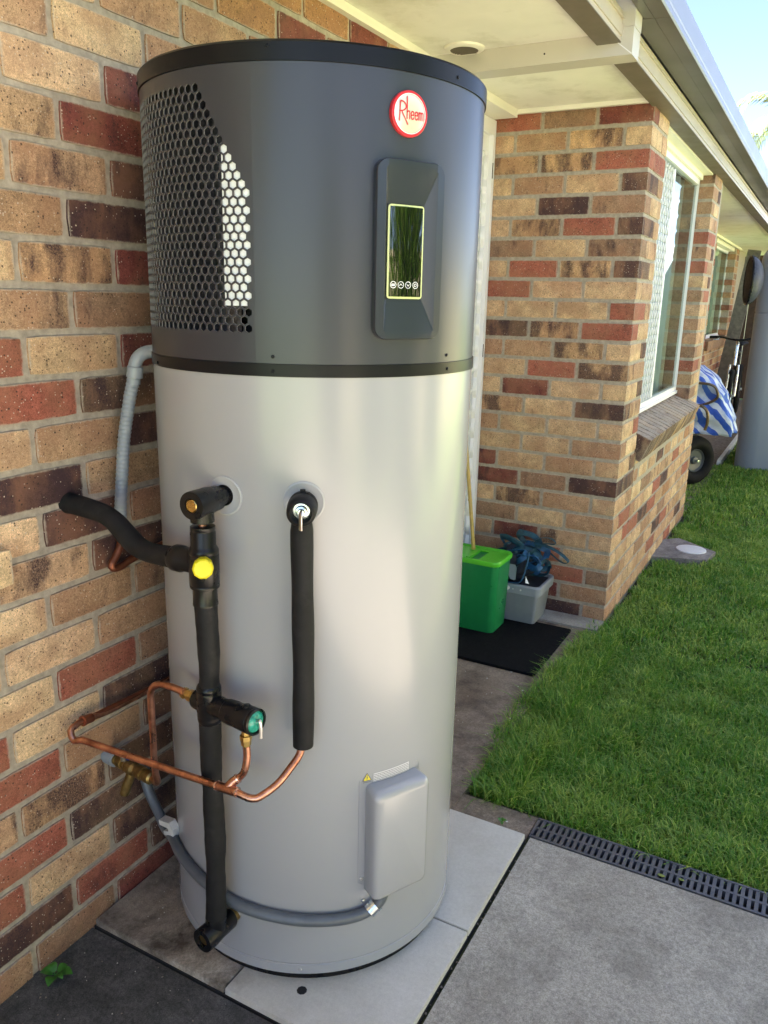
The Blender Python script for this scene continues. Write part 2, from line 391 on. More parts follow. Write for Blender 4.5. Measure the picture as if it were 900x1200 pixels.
def brick(parent,cx,cy,cz,Lx,H=BH,rot=0,ty='T',Dy=.11,tilt=None):
    global nb
    me=brick_mesh(Lx,Dy,H,random.randrange(6)); o=bpy.data.objects.new('brick',me); COL.objects.link(o)
    o.parent=parent; o.location=(cx,cy,cz); o.rotation_euler=(random.uniform(-.006,.006),random.uniform(-.004,.004),rot+random.choice((0,math.pi))+random.uniform(-.004,.004))
    (r,g,b),a=TY[ty]; k=random.uniform(.90,1.10); h=random.uniform(-.015,.015)
    o.color=(r*k,(g+h*g*2)*k,b*k,a); nb+=1; return o
def rnd_ty():
    return random.choices('TLtMmBRrDb',(26,12,14,8,10,9,8,6,6,4))[0]
def far_bricks(name,parent,rects):
    """rects: list of (axis, face, lo, hi, k) ; merged in one mesh"""
    m=MB()
    for (x0,x1,y0,y1,z0,z1) in rects:
        b=.004
        m.box(x0,x1,y0,y1,z0,z1)
    o=m.build(name,m_brickfar,parent,smooth=False); o['kind']='stuff'; return o
HP=math.pi/2
# ---- wall beside heater (plane x=0)
w1=MB().box(-.20,-.0075,-6,1.55,-.1,2.30).build('wall',m_mortar,house,smooth=False); w1['label']='brick wall directly behind the water heater'; brickproud=1
K1={1:{240:'M',-0:'R',480:'w',720:'r',-240:'T',960:'w'},2:{120:'T',360:'t',600:'w',840:'r',1080:'M',-120:'T'},
 0:{0:'T'},
 3:{},4:{-240:'t',0:'L',240:'m',480:'w'},5:{-120:'L',120:'r'},6:{-240:'t',0:'r'},7:{-360:'T',-120:'t',120:'D'},8:{-240:'m',0:'D'},
 9:{-360:'L',-120:'B',120:'r'},10:{-240:'t',0:'M'},11:{-360:'R',-120:'T',120:'r'},12:{-240:'R',0:'b'},13:{-120:'m',120:'D',-360:'L'},
 14:{-240:'D',0:'m'},15:{-360:'L',-120:'D',120:'M'},16:{-240:'t',0:'D'},17:{-360:'L',-120:'m',120:'M'},18:{-240:'L',0:'m'},
 19:{-360:'L',-120:'R',120:'M'},20:{-480:'R',-240:'L',0:'b'},21:{-360:'R',-120:'m',120:'b'},22:{-480:'t',-240:'B',0:'b'},
 23:{-360:'R',-120:'b',120:'b'},24:{-480:'R',-240:'T',0:'b'},25:{-360:'D',-120:'R',120:'b'},26:{-480:'m',-240:'M',0:'r'}}
K1[3]={-120:'T',120:'t',360:'m',600:'w',840:'M'}; K1[2]={0:'T',240:'m',480:'w',720:'r',960:'M',-240:'T'}; K1[1]={-120:'T',120:'T',360:'R',600:'w',840:'w',1080:'r'}
rest=[]
for k in range(1,27):
    ph=0 if k%2==0 else 120
    u=-6000+ph
    while u<1540:
        ue=min(u+230,1545); z=zc(k)
        if ue-u>30:
            y0=(u+5)/1000; y1=(ue+5)/1000 if ue<1540 else 1.545
            vis=(-.70<y0 and (y0<.62 or (k<6 and y0<1.5)))
            if vis:
                ty=K1.get(k,{}).get(u) or rnd_ty()
                brick(w1,-.055,(y0+y1)/2,z,y1-y0-.001,rot=HP,ty=ty)
            else: rest.append((-.11,0,y0,y1,z-BH/2,z+BH/2))
        u+=240
brick(w1,-.028,-.328,.966,.23,rot=HP,ty='L')
far_bricks('brick_courses',w1,rest)
# ---- return wall (plane y=2.493)
Y2=2.493; X2=.602; PIN=.0075
w2=MB().box(-.10,X2-PIN,Y2+PIN,2.845,-.1,2.30).build('wall',m_mortar,house,smooth=False); w2['label']='narrow brick return wall beside the door facing the camera'
K2={1:'rMR',2:'TBmT',3:'RBB',4:'bTmT',5:'MDT',6:'bRBT',7:'MTM',8:'bBRT',9:'TTR',10:'RTTT',11:'RBb',12:'TBmm',13:'BRT',14:'TTrT',15:'bTB',16:'TTTm',17:'mTT',18:'TmTr',19:'DMr',20:'TmBT',21:'mTM',22:'TtrT',23:'TRm',24:'MRTT',25:'mrT',26:'mDTr'}
for k in range(1,27):
    z=zc(k); x=X2; odd=k%2; i=0; s=K2[k]
    while x>-.09:
        Lx=.23 if (odd or i) else .11
        ty=s[min(i,len(s)-1)]
        xe=max(x-Lx,-.095)
        if x-xe>.02:
            if i==0 and not odd:   # corner: stretcher along the side wall
                brick(w2,x-.055,Y2+.115,z,.23,rot=HP,ty=ty)
            else: brick(w2,(x+xe)/2,Y2+.055,z,x-xe,ty=ty)
        x=xe-.01; i+=1
    # side of the pier
    if odd: brick(w2,X2-.055,Y2+.11+.01+.115,z,.23,rot=HP,ty=random.choice('LTLtmRb'))
    else: brick(w2,X2-.055,Y2+.23+.01+.055,z,.11,rot=HP,ty=random.choice('LTLtmRb'))
# ---- projecting side wall (plane x=.602) under and beyond the window
YE=4.883
w3=MB().box(.30,X2-PIN,2.846,YE,-.1,.72).box(.30,X2-PIN,4.46,YE,.72,2.30).build('wall',m_mortar,house,smooth=False); w3['label']='brick side wall with the window, standing out into the lawn'
for k in range(18,27):
    z=zc(k); y=Y2+.35+.01; first=True
    while y<YE-.02:
        Lx=.23
        if first and k%2: Lx=.11
        ye=min(y+Lx,YE-.005)
        brick(w3,X2-.055,(y+ye)/2,z-.0,ye-y,rot=HP,ty=random.choices('TLtmMRrDw',(24,22,14,9,5,9,3,5,6))[0]); first=False
        y=ye+.01
PY=4.453
K3='MmmtRmRTmTmtMRm'
for k in range(1,18):
    z=zc(k); ty=K3[(k-1)%len(K3)]
    if k%2: 
        brick(w3,X2-.055,PY+.055,z,.11,rot=0,ty=ty,Dy=.11); brick(w3,X2-.055,PY+.12+.115,z,.23,rot=HP,ty=random.choice('LTmR'))
    else:
        brick(w3,X2-.055,PY+.115,z,.23,rot=HP,ty=ty); brick(w3,X2-.055,PY+.24+.055,z,.11,rot=HP,ty=random.choice('LTDm'))
# end wall of the bump-out back to x=0 and the far wall (plane x=0)
w4=MB().box(-.2,-.0055,YE,9.7,-.1,2.30).box(-.2,-.0055,9.7,11.9,-.1,1.02).box(-.2,-.0055,11.9,16,-.1,2.30).box(-.1,.30,4.70,YE-.006,-.1,2.30).build('wall',m_mortar,house,smooth=False); w4['label']='far end brick wall set back behind the projecting wall'
rest=[]
for k in range(1,27):
    z=zc(k); y=YE+.01+(.12 if k%2 else 0)
    while y<12.28:
        ye=min(y+.23,12.30)
        if not (9.6<(y+ye)/2<11.85 and 1.02<z<2.27): rest.append((-.11,.0,y,ye,z-BH/2,z+BH/2))
        y=ye+.01
far_bricks('brick_courses',w4,rest)
# ---- brick-on-edge window sill
sill=MB().box(.40,.60,2.86,4.45,.60,.735).build('window_sill',m_mortar,house,smooth=False); sill['label']='dark weathered sloping brick sill'
ys=2.858
_sb={}
m_sillb=brick_mat('sill_brick')
def sillbrick(var):
    if var in _sb: return _sb[var]
    me=brick_mesh(.20,.078,.125,var+20).copy(); me.materials.clear(); me.materials.append(m_brick); _sb[var]=me; return me
while ys<4.46:
    o=bpy.data.objects.new('brick',sillbrick(random.randrange(4))); COL.objects.link(o); o.parent=sill
    yc=ys+.039
    o.location=(.5535,yc,.822); o.rotation_euler=(random.uniform(-.01,.01),R_(22),random.uniform(-.01,.01))
    kk=random.uniform(.7,1.1); o.color=(.30*kk,.22*kk,.15*kk,.72) if random.random()<.75 else (.44,.29,.16,.6)
    ys+=.0885
# ---- windows
def window(x,y0,y1,z0,z1,grille_to=None,lab=None,small=False):
    f=MB(); t=.035
    f.box(x-.03,x+.012,y0,y0+t,z0,z1).box(x-.003,x+.012,y1-t*.45,y1,z0,z1).box(x-.03,x+.0118,y0+t,y1-t*.45,z0,z0+.040).box(x-.03,x+.0118,y0+t,y1-t*.45,z1-.03,z1)
    f.box(x-.0,x+.022,y0,y1,z0-.006,z0+.012)
    fr=f.build('window',m_white,house,smooth=False); 
    if lab: fr['label']=lab
    yg0=y0
    if grille_to:
        g=MB(); g.box(x-.012,x+.0105,grille_to-.03,grille_to,z0+.045,z1-.05).build('sash',m_white,fr,smooth=False)
        mb=MB(); pw=.068; ph=.088; yy=y0+t
        rows=int((z1-z0-.09)/ph)+1; cols=int((grille_to-.03-yy)/pw)+1
        for i in range(cols):
            for j in range(rows*2):
                za=z0+.045+j*ph/2; zb=min(za+ph/2,z1-.05); ya=yy+i*pw
                if za>=z1-.05: continue
                p0=ya+(0 if j%2 else pw/2); p1=ya+(pw/2 if j%2 else 0); p2=ya+(pw/2 if j%2 else pw)
                for (q0,q1) in ((p0,p1),(p0 if not j%2 else ya+pw,p2)):
                    q0=min(q0,grille_to-.03); q1=min(q1,grille_to-.03)
                    w=.0036
                    mb.add([(x+.004,q0-w,za),(x+.004,q0+w,za),(x+.004,q1+w,zb),(x+.004,q1-w,zb),(x+.010,q0-w,za),(x+.010,q0+w,za),(x+.010,q1+w,zb),(x+.010,q1-w,zb)],
                           [(0,1,2,3),(7,6,5,4),(0,4,5,1),(1,5,6,2),(2,6,7,3),(3,7,4,0)])
        mb.build('security_grille',m_white,fr,smooth=False)
    gl=MB().add([(x-.001,y0+.03,z0+.035),(x-.001,y1-.012,z0+.035),(x-.001,y1-.012,z1-.025),(x-.001,y0+.03,z1-.025)],[(0,1,2,3)]).build('pane',m_glass,fr,smooth=False)
    cu=MB(); n=60
    cu.loft([[ (x-.085+.012*math.sin(i*1.1),y0+(y1-y0)*i/n,zz) for i in range(n+1)] for zz in (z0,z1)],cap=False,closed=False).build('curtain',m_curtain,fr)
    return fr
window(.50,2.846,4.452,.925,2.235,grille_to=3.62,lab='window with a white diamond grille over its near half')
MB().box(.44,.53,2.846,4.452,2.236,2.262).box(.44,.585,2.846,4.452,2.262,2.305).build('window_head',m_cream,house,smooth=False)
window(-.12,9.7,11.9,1.05,2.235,lab='narrow-looking far window of the set back wall')
MB().box(-.19,-.03,9.7,11.9,2.236,2.29).build('window_head',m_cream,house,smooth=False)
MB().box(-.12,.04,9.68,11.92,.93,1.045).build('window_sill',m_brickfar,house,smooth=False)
# ---- door (recess plane x=-.09)
door=MB().box(-.19,-.084,2.466,2.492,0,2.262).box(-.19,-.084,1.55,2.466,2.20,2.262).build('door_frame',m_white,house,smooth=False)
d=MB().box(-.150,-.104,2.425,2.465,.02,2.199).box(-.150,-.104,1.60,2.425,2.13,2.199).box(-.150,-.104,1.60,2.425,.02,.12).box(-.150,-.108,1.551,1.60,.02,2.199)
leaf=d.build('security_door',m_white,house,smooth=False)
MB().box(-.108,-.0825,2.468,2.474,2.02,2.085).box(-.108,-.0825,2.468,2.474,1.225,1.285).build('strike_plate',m_black,leaf,smooth=False)
g=MB()
for i in range(14):
    for sgn in (0,1):
        y0=1.62+i*.056+sgn*.0
        pts=[(-.112+.016*abs(math.sin(j*math.pi/2)),min(2.424,y0+(.028 if (j+sgn)%2 else 0)),.12+j*.05) for j in range(41)]
        for a,b in zip(pts[:-1],pts[1:]): 
            g.add([(a[0],a[1]-.003,a[2]),(a[0]+.003,a[1]+.003,a[2]),(b[0]+.003,b[1]+.003,b[2]),(b[0],b[1]-.003,b[2])],[(0,1,2,3)])
# outermost strand curls past the stile, each diamond edge catching the light
for j in range(20):
    z=.15+j*.098; zz=[z+.098*q/8 for q in range(9)]
    for a,b in zip(range(8),range(1,9)):
        fa=math.sin(math.pi*a/8); fb=math.sin(math.pi*b/8)
        g.add([(-.106+.010*fa,2.424-.030*fa,zz[a]),(-.092+.010*fa,2.432-.030*fa,zz[a]),(-.092+.010*fb,2.432-.030*fb,zz[b]),(-.106+.010*fb,2.424-.030*fb,zz[b])],[(0,1,2,3)])
g.build('diamond_grille',m_white,leaf,smooth=False)
MB().add([(-.16,1.55,0),(-.16,2.45,0),(-.16,2.45,2.2),(-.16,1.55,2.2)],[(0,1,2,3)]).build('pane',m_glass,leaf,smooth=False)
MB().box(-.9,-.30,1.4,2.6,0,2.3).build('dark_hall',m_dark,house,smooth=False)
# ---- eaves
MB().box(-.25,.588,-6,16,2.298,2.306).build('soffit',m_soffit,house,smooth=False)
MB().box(-.003,.022,-6,1.545,2.272,2.2975).box(-.003,.588,Y2-.022,Y2-.002,2.280,2.2976).box(-.11,.02,1.545,2.47,2.264,2.2974).box(.004,.03,YE+.02,12.3,2.272,2.2975).build('soffit_trim',m_cream,house,smooth=False)
f=MB().box(.5885,.6648,-6,16,2.270,2.279).box(.640,.662,-6,16,2.279,2.354).box(.6621,.6665,-6,16,2.286,2.318).box(.6625,.6690,-6,16,2.331,2.336)
f.build('fascia',m_fascia,house,smooth=False)
MB().box(.589,.664,-6,16,2.2675,2.2698).build('fascia_shade_strip',m_striprim,house,smooth=False)  # thin dark sheet paints shade onto the fascia underside
def gutter(y0,y1,xi=.670):
    prof=[(xi,2.356),(.786,2.350),(.7905,2.354),(.7905,2.368),(.7885,2.374),(.7905,2.380),(.7905,2.448),(.782,2.454),(.776,2.448),(.776,2.375),(xi+.006,2.375),(xi+.006,2.440),(xi,2.440)]
    m=MB(); m.loft([[(x,y,z) for x,z in prof] for y in (y0,y1)])
    # shade is painted into the underside, skylight into the outer face
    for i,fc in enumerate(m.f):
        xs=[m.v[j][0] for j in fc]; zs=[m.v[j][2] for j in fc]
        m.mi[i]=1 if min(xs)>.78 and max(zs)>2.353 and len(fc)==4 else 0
    o=m.build('gutter',[m_gutshade,m_gutlit],house,smooth=False)
    MB().box(.735,.7365,y0,y1,2.3518,2.3532).build('gutter_crease',m_gutshade,o,smooth=False)
    return o
gutter(1.702,16); gutter(-6,1.7015,.7030)
r=MB(); 
r.loft([[(.70,y,2.455),(-3.8,y,4.3),(-3.8,y,4.34),(.70,y,2.50)] for y in (-6.2,16)]); r.loft([[(-3.8,y,4.3),(-8.3,y,2.45),(-8.3,y,2.50),(-3.8,y,4.34)] for y in (-6.2,16)])
r.build('roof',m_roof,house,smooth=False)  # out of view; built for shade, run on past the fence to block sun
MB().box(-8,-7.8,-6,16,0,2.4).box(-8,-.2,-6,-5.8,0,2.4).box(-8,-.2,15.7,16,0,4.0).build('back_wall',m_brickfar,house,smooth=False)
# steel header and upright on the eave
MB().box(.0,.60,1.60,1.69,2.232,2.2975).add([(.60,1.60,2.232),(.70,1.60,2.232),(.60,1.60,2.31),(.70,1.60,2.31),(.60,1.69,2.232),(.70,1.69,2.232),(.60,1.69,2.31),(.70,1.69,2.31)],[(0,1,3,2),(4,6,7,5),(0,4,5,1),(2,3,7,6),(1,5,7,3)]).build('steel_header',m_steel,house,smooth=False)
MB().box(.602,.7015,1.5988,1.6912,2.311,2.52).build('steel_upright',m_steel,house,smooth=False)
mw=MB().add([(.600,1.5975,2.308),(.602,1.5975,2.3105),(.7005,1.5975,2.2345),(.699,1.5975,2.232)],[(0,1,2,3)]).build('mitre_weld',m_white,house,smooth=False)
MB().cyl((.42,1.5995,2.262),(.42,1.598,2.262),.003,8).build('screw_hole',m_black,house,smooth=False)
# round soffit vent
vent=MB().lathe((.158,1.552-.0,2.2985),(0,0,-1),[(0,.068),(.006,.066),(.011,.058),(.011,.047),(.004,.046)],36,cap=False).build('soffit_vent',m_cream,house)
vb=MB(); 
for i in range(9):
    y=-.036+i*.009; h=math.sqrt(.046**2-y*y); vb.box(.158-h,.158+h,1.552+y-.0022,1.552+y+.0022,2.287,2.296)
vb.build('vent_slats',m_striprim,vent,smooth=False)
MB().lathe((.158,1.552,2.2975),(0,0,-1),[(0,.047),(.001,.046)],24).build('vent_hole',m_dark,vent,smooth=False)

# ================================================================ GROUND
sheet('ground',-60,60,-60,120,-.06,m_far)
sheet('lawn',.30,3.6,.80,14,-.030,m_soil)
sheet('gravel_bed',-.1,.60,YE-.1,13.2,-.012,m_gravel)
sheet('concrete_path',-.2,.56,.766,2.60,0.0,m_path,.1)
sheet('dark_slab',-.2,.800,-6,-.081,0.0,m_slabd,.1)
sheet('pale_slab',.812,4.2,-6,.776,.004,m_slabl,.1)
sheet('slab_joint',.52,.812,-.2,.90,-.010,m_soil)
sheet('path_edge',.56,.80,.768,.885,-.004,m_path,.05)
sheet('path_footing',.10,.60,2.36,2.496,.010,m_footing,.03)
pad=sheet('tile_pad',.0,.802,-.077,.764,.004,m_dark,.03)
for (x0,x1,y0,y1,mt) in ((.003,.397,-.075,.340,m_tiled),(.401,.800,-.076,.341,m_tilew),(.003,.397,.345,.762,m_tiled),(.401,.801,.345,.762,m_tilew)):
    bm=bmesh.new(); bmesh.ops.create_cube(bm,size=1)
    for v in bm.verts: v.co=Vector(((x0+x1)/2+v.co.x*(x1-x0)+random.uniform(-.001,.001),(y0+y1)/2+v.co.y*(y1-y0),.012+v.co.z*.018+random.uniform(-.0006,.0006)))
    bmesh.ops.bevel(bm,geom=list(bm.edges),offset=.0015,segments=2,affect='EDGES')
    me=bpy.data.meshes.new('tile'); bm.to_mesh(me); bm.free(); me.materials.append(mt); o=bpy.data.objects.new('tile',me); COL.objects.link(o); o.parent=pad
# drain
drain=thing('drain_grate','dark grey slotted drain grate between the concrete slab and the lawn','drain grate',(.806,.78,0))
gm=MB(); xa=.806; xb=3.0; ya=.781; yb=.875
gm.box(xa,xb,ya,ya+.007,-.02,.006).box(xa,xb,yb-.007,yb,-.02,.006).box(xa,xb,(ya+yb)/2-.004,(ya+yb)/2+.004,-.012,.0055).box(xa,xa+.008,ya+.01,yb-.01,-.02,.0058)
x=xa+.008
while x<xb:
    gm.box(x+.0080,x+.0175,ya+.007,(ya+yb)/2-.004,-.010,.0050); gm.box(x+.0080,x+.0175,(ya+yb)/2+.004,yb-.007,-.010,.0050); x+=.0175
gm.build('grate',m_grate,drain,smooth=False)
MB().add([(xa,ya,-.028),(xb,ya,-.028),(xb,yb,-.028),(xa,yb,-.028)],[(0,1,2,3)]).build('channel',m_dark,drain,smooth=False)
# inspection cover in the lawn
cov=thing('inspection_cover','grey concrete slab with a pale round lid sunk in the lawn','cover',(.77,3.9,0))
a=[(.60,3.66),(.90,3.76),(.93,3.97),(.68,4.16),(.56,4.03)]
MB().loft([[(x,y,z) for x,y in a] for z in (-.03,.014)]).build('surround',m_cover,cov,smooth=False)
MB().lathe((.79,3.93,.012),(0,0,1),[(0,.090),(.008,.088),(.010,.080),(.010,0.001)],32).build('lid',m_lid,cov)
sheet('garden_edging',.565,.60,7.1,9.6,.03,m_clipw,.06)
# lawn blades
def blades(name,pts,hts,wid,tint,mat,lean=.5,seed=3):
    r=np.random.default_rng(seed); n=len(pts)
    ang=r.uniform(0,2*np.pi,n); la=np.abs(r.normal(0,lean,n))+.12
    d=np.stack([np.cos(ang),np.sin(ang),0*ang],1); w=np.stack([-np.sin(ang+r.normal(0,.5,n)),np.cos(ang),0*ang],1); w/=np.linalg.norm(w,axis=1,keepdims=True)
    prof=[(0,1.0,0),(.38,.95,.10),(.74,.7,.42),(1.0,.06,1.0)]
    V=np.zeros((n,8,3))
    for i,(t,ww,bd) in enumerate(prof):
        c=pts+np.outer(hts*t*(1-.35*bd*np.minimum(la,1)),[0,0,1])+d*(hts*la*bd*.95+hts*t*.15)[:,None]
        V[:,2*i]=c-w*(wid*ww)[:,None]; V[:,2*i+1]=c+w*(wid*ww)[:,None]
    F=(np.arange(n)*8)[:,None,None]+np.array([[0,1,3,2],[2,3,5,4],[4,5,7,6]])[None]
    me=bpy.data.meshes.new(name); me.vertices.add(n*8); me.vertices.foreach_set('co',V.reshape(-1))
    me.loops.add(n*12); me.polygons.add(n*3)
    me.loops.foreach_set('vertex_index',F.reshape(-1).astype(np.int32)); me.polygons.foreach_set('loop_start',np.arange(0,n*12,4,dtype=np.int32))
    try: me.polygons.foreach_set('loop_total',np.full(n*3,4,np.int32))
    except Exception: pass
    me.update(); me.validate(); at=me.attributes.new('tint','FLOAT','POINT'); at.data.foreach_set('value',np.repeat(tint,8).astype(np.float32))
    me.materials.append(mat); me.polygons.foreach_set('use_smooth',np.ones(n*3,bool))
    o=bpy.data.objects.new(name,me); COL.objects.link(o); return o
def vnoise(x,y,s,seed):
    r=np.random.default_rng(seed); g=r.random((64,64)); X=(x*s)%63; Y=(y*s)%63; i=X.astype(int); j=Y.astype(int); fx=X-i; fy=Y-j; fx=fx*fx*(3-2*fx); fy=fy*fy*(3-2*fy)
    return g[i,j]*(1-fx)*(1-fy)+g[i+1,j]*fx*(1-fy)+g[i,j+1]*(1-fx)*fy+g[i+1,j+1]*fx*fy
def lawn_pts(n,x0,x1,y0,y1,edge=True):
    x=rng.uniform(x0,x1,n); y=rng.uniform(y0,y1,n)
    xl=np.interp(y,[.80,.86,.9,1.0,1.45,1.8,2.49,2.5,YE,YE+.01,7,7.1,14],[.90,.86,.585,.565,.50,.535,.55,.615,.615,.40,.50,.62,.62])+.045*(vnoise(x*0+1,y,14,5)-.5)
    yl=np.interp(x,[.5,.62,.80,.81,3],[.84,.875,.90,.885,.885])+.03*(vnoise(x,y*0,17,8)-.5)
    k=(x>xl)&(y>yl)
    k&=~(((x-.76)/.155)**2+((y-3.9)/.22)**2<1)
    k&=~((x>.70)&(x<1.75)&(y>7.05)&(y<8.0))
    return x[k],y[k]
for nm,(n,x0,x1,y0,y1,h,wd) in enumerate(((64000,.45,1.9,.82,2.3,.044,.0019),(52000,.45,2.1,2.3,4.6,.040,.0025),(45000,.40,2.3,4.6,9.5,.045,.0034))):
    x,y=lawn_pts(n,x0,x1,y0,y1)
    clump=vnoise(x,y,9,11); hh=h*(.45+.75*clump+.35*rng.random(len(x)))
    edge=(x<.72)&(y<2.4); hh[edge]*=1.25+.35*rng.random(edge.sum())
    tint=np.clip(.02+.45*vnoise(x,y,7,3)+.30*rng.normal(0,1,len(x)),0,1)
    dry=rng.random(len(x))<.05; tint[dry]=1.0
    pts=np.stack([x,y,np.full(len(x),-.028)],1)
    o=blades('grass',pts,hh,np.full(len(x),wd)*rng.uniform(.6,1.3,len(x)),tint,m_grass,.55,nm)
    tag(o,['bright green uncut lawn grass nearest the drain grate','green lawn grass beside the round lid and brick wall','far green lawn grass by the blue-grey tank'][nm],'grass',kind='stuff')
# small weeds
def weed(name,loc,n,sc,lab):
    t=thing(name,lab,'weed',loc)
    for i in range(n):
        a=i*2.4+.4; d=Vector((math.cos(a),math.sin(a),0)); w=Vector((-d.y,d.x,0)); L_=sc*(.8+.4*random.random()); m=MB()
        rows=[]
        for q in range(7):
            tt=q/6; ww=L_*.46*math.sin(math.pi*min(.98,tt*.9+.1))**.8*(1-.25*tt); cpt=Vector(loc)+d*L_*(.25+tt)+Vector((0,0,sc*(.5+.5*math.sin(tt*2.2)-.25*tt)))
            rows.append([cpt-w*ww+Vector((0,0,ww*.25)),cpt,cpt+w*ww+Vector((0,0,ww*.25))])
        m.loft(rows,cap=False,closed=False); o=m.build('leaf',m_weed,t)
        st=MB().tube([Vector(loc),Vector(loc)+Vector((0,0,sc*.35)),Vector(loc)+d*L_*.27+Vector((0,0,sc*.5))],.0012,6).build('stem',m_weed,t)
    return t
m_weed=plain('weed_leaf',(.035,.17,.02),.45,var=.25,scale=60)
weed('weed',(.045,-.228,0),6,.027,'small green weed growing where the brick wall meets the dark slab')
weed('weed',(.715,.80,.0),4,.014,'tiny green weed at the near end of the drain grate beside the pale tile')
m_dryleaf=plain('dry_leaf',(.16,.20,.04),.7)
for (x,y,s_) in ((1.17,.80,.010),(1.22,.81,.008)):
    m=MB(); m.lathe((x,y,.007),(0,.3,1),[(0,s_),(.0012,s_*.9)],9); tag(m.build('fallen_leaf',m_dryleaf),('yellow fallen leaf on the drain grate, the one nearer the tiles' if x<1.2 else 'yellow fallen leaf on the drain grate, the one further from the tiles'),'leaf',group='leaves on the drain grate')

# ================================================================ WATER HEATER
HX,HY,HR=.376,.322,.343
heater=thing('water_heater','tall cylindrical heat pump water heater, pale grey tank below and dark grey top','water heater',(HX,HY,.021))
def cp(th,z,h=0.0):
    a=R_(th); return (HX+(HR+h)*math.cos(a),HY+(HR+h)*math.sin(a),z)
def ring(prof,name,mat,n=160,cap=False,parent=heater,**k):
    m=MB(); m.loft([[(HX+r*math.cos(2*math.pi*j/n),HY+r*math.sin(2*math.pi*j/n),z) for j in range(n)] for z,r in prof],cap=cap); return m.build(name,mat,parent,**k)
ring([(.072,HR),(.074,HR+.0002),(1.350,HR+.0)],'tank_casing',m_heater)
ring([(.044,HR-.004),(.045,HR+.0005),(.0675,HR+.0006),(.0685,HR-.001),(.0705,HR-.001),(.0718,HR+.0)],'base_ring',m_heater)
ring([(.021,HR-.012),(.044,HR-.012)],'gap_shade_ring',m_black,cap=True)  # black ring fills the gap under the base with painted shade
ring([(1.349,HR),(1.3495,HR+.0022),(1.3715,HR+.0024),(1.3722,HR+.0)],'trim_band',m_trim)
ring([(1.858,HR),(1.8585,HR+.003),(1.886,HR+.0032),(1.8905,HR-.001),(1.892,HR-.02),(1.900,.05),(1.9,.001)],'top_cap',m_trim)
# dark upper casing with hexagonal grille
TH0,TH1,Z0,Z1=-206.,-74.5,1.418,1.846
up=MB()
def band(t0,t1,z0,z1,nn):
    up.loft([[cp(t0+(t1-t0)*i/nn,z) for i in range(nn+1)] for z in (z0,z1)],cap=False,closed=False)
band(TH1,TH0+360,1.371,Z0,100); band(TH1,TH0+360,Z0,Z1,100); band(TH1,TH0+360,Z1,1.86,100)
band(TH0,TH1,1.371,Z0,60); band(TH0,TH1,Z1,1.86,60)
up.build('upper_casing',m_hdark,heater,angle=60)
gr=MB(); DT=2.72; DZ=.0141; hw=.5*DT; hz=DZ*2/3  # hex: half width in degrees, corner height
hexo=[(0,1.0),(-hw,.5),(-hw,-.5),(0,-1.0),(hw,-.5),(hw,.5)]
def cl(t,z): return (min(max(t,TH0),TH1),min(max(z,Z0),Z1))
k=.80; vcache={}
def gv(t,z,h=0.0):
    t,z=cl(t,z); key=(round(t*50),round(z*5e4),h)
    if key not in vcache: vcache[key]=len(gr.v); gr.v.append(cp(t,z,h))
    return vcache[key]
rows=int((Z1-Z0)/DZ)+3
for r_ in range(-1,rows):
    zc_=1.4315+ (r_-0)*DZ
    for q in range(-1,int((TH1-TH0)/DT)+2):
        tc=-76.6-q*DT-(hw if r_%2 else 0)
        corners=[(tc+a,zc_+b*hz) for a,b in hexo]
        if all(cl(*p)[0] in (TH0,TH1) and p[0]!=cl(*p)[0] for p in corners) : continue
        # right-hand limit of the holes: slanted above 1.69, straight below
        lim=-75.9 if zc_<1.676 else -76.5-(zc_-1.676)/(1.826-1.676)*15.2
        hole=(1.428<zc_<1.829) and tc<lim and tc>-203
        oi=[gv(*p) for p in corners]
        if hole:
            ii=[gv(tc+(p[0]-tc)*k,zc_+(p[1]-zc_)*k) for p in corners]
            wi=[len(gr.v)+j for j in range(12)]
            for h in (0.0,-.0018):
                for p in corners: gr.v.append(cp(tc+(p[0]-tc)*k,zc_+(p[1]-zc_)*k,h))
            for j in range(6):
                jn=(j+1)%6
                if len({oi[j],oi[jn],ii[jn],ii[j]})==4: gr.f.append((oi[j],oi[jn],ii[jn],ii[j])); gr.mi.append(0)
                gr.f.append((wi[j],wi[jn],wi[6+jn],wi[6+j])); gr.mi.append(1)
        else:
            u=[]
            for a in oi:
                if a not in u: u.append(a)
            if len(u)>=3: gr.f.append(tuple(u)); gr.mi.append(0)
me=bpy.data.meshes.new('hex_grille'); loc=np.array(parent_world(heater)); me.from_pydata((np.array(gr.v)-loc).tolist(),[],gr.f); me.materials.append(m_hdark); me.materials.append(m_glint); me.polygons.foreach_set('material_index',gr.mi); me.validate(); me.shade_smooth(); me.set_sharp_from_angle(angle=R_(50))
# orient outwards
bm=bmesh.new(); bm.from_mesh(me)
for f in bm.faces:
    cc=f.calc_center_median(); n_=Vector((cc.x,cc.y,0)).normalized()
    if abs(f.normal.dot(n_))>.5 and f.normal.dot(n_)<0: f.normal_flip()
bm.to_mesh(me); bm.free(); me.set_sharp_from_angle(angle=R_(50))
o=bpy.data.objects.new('hex_grille',me); COL.objects.link(o); o.parent=heater
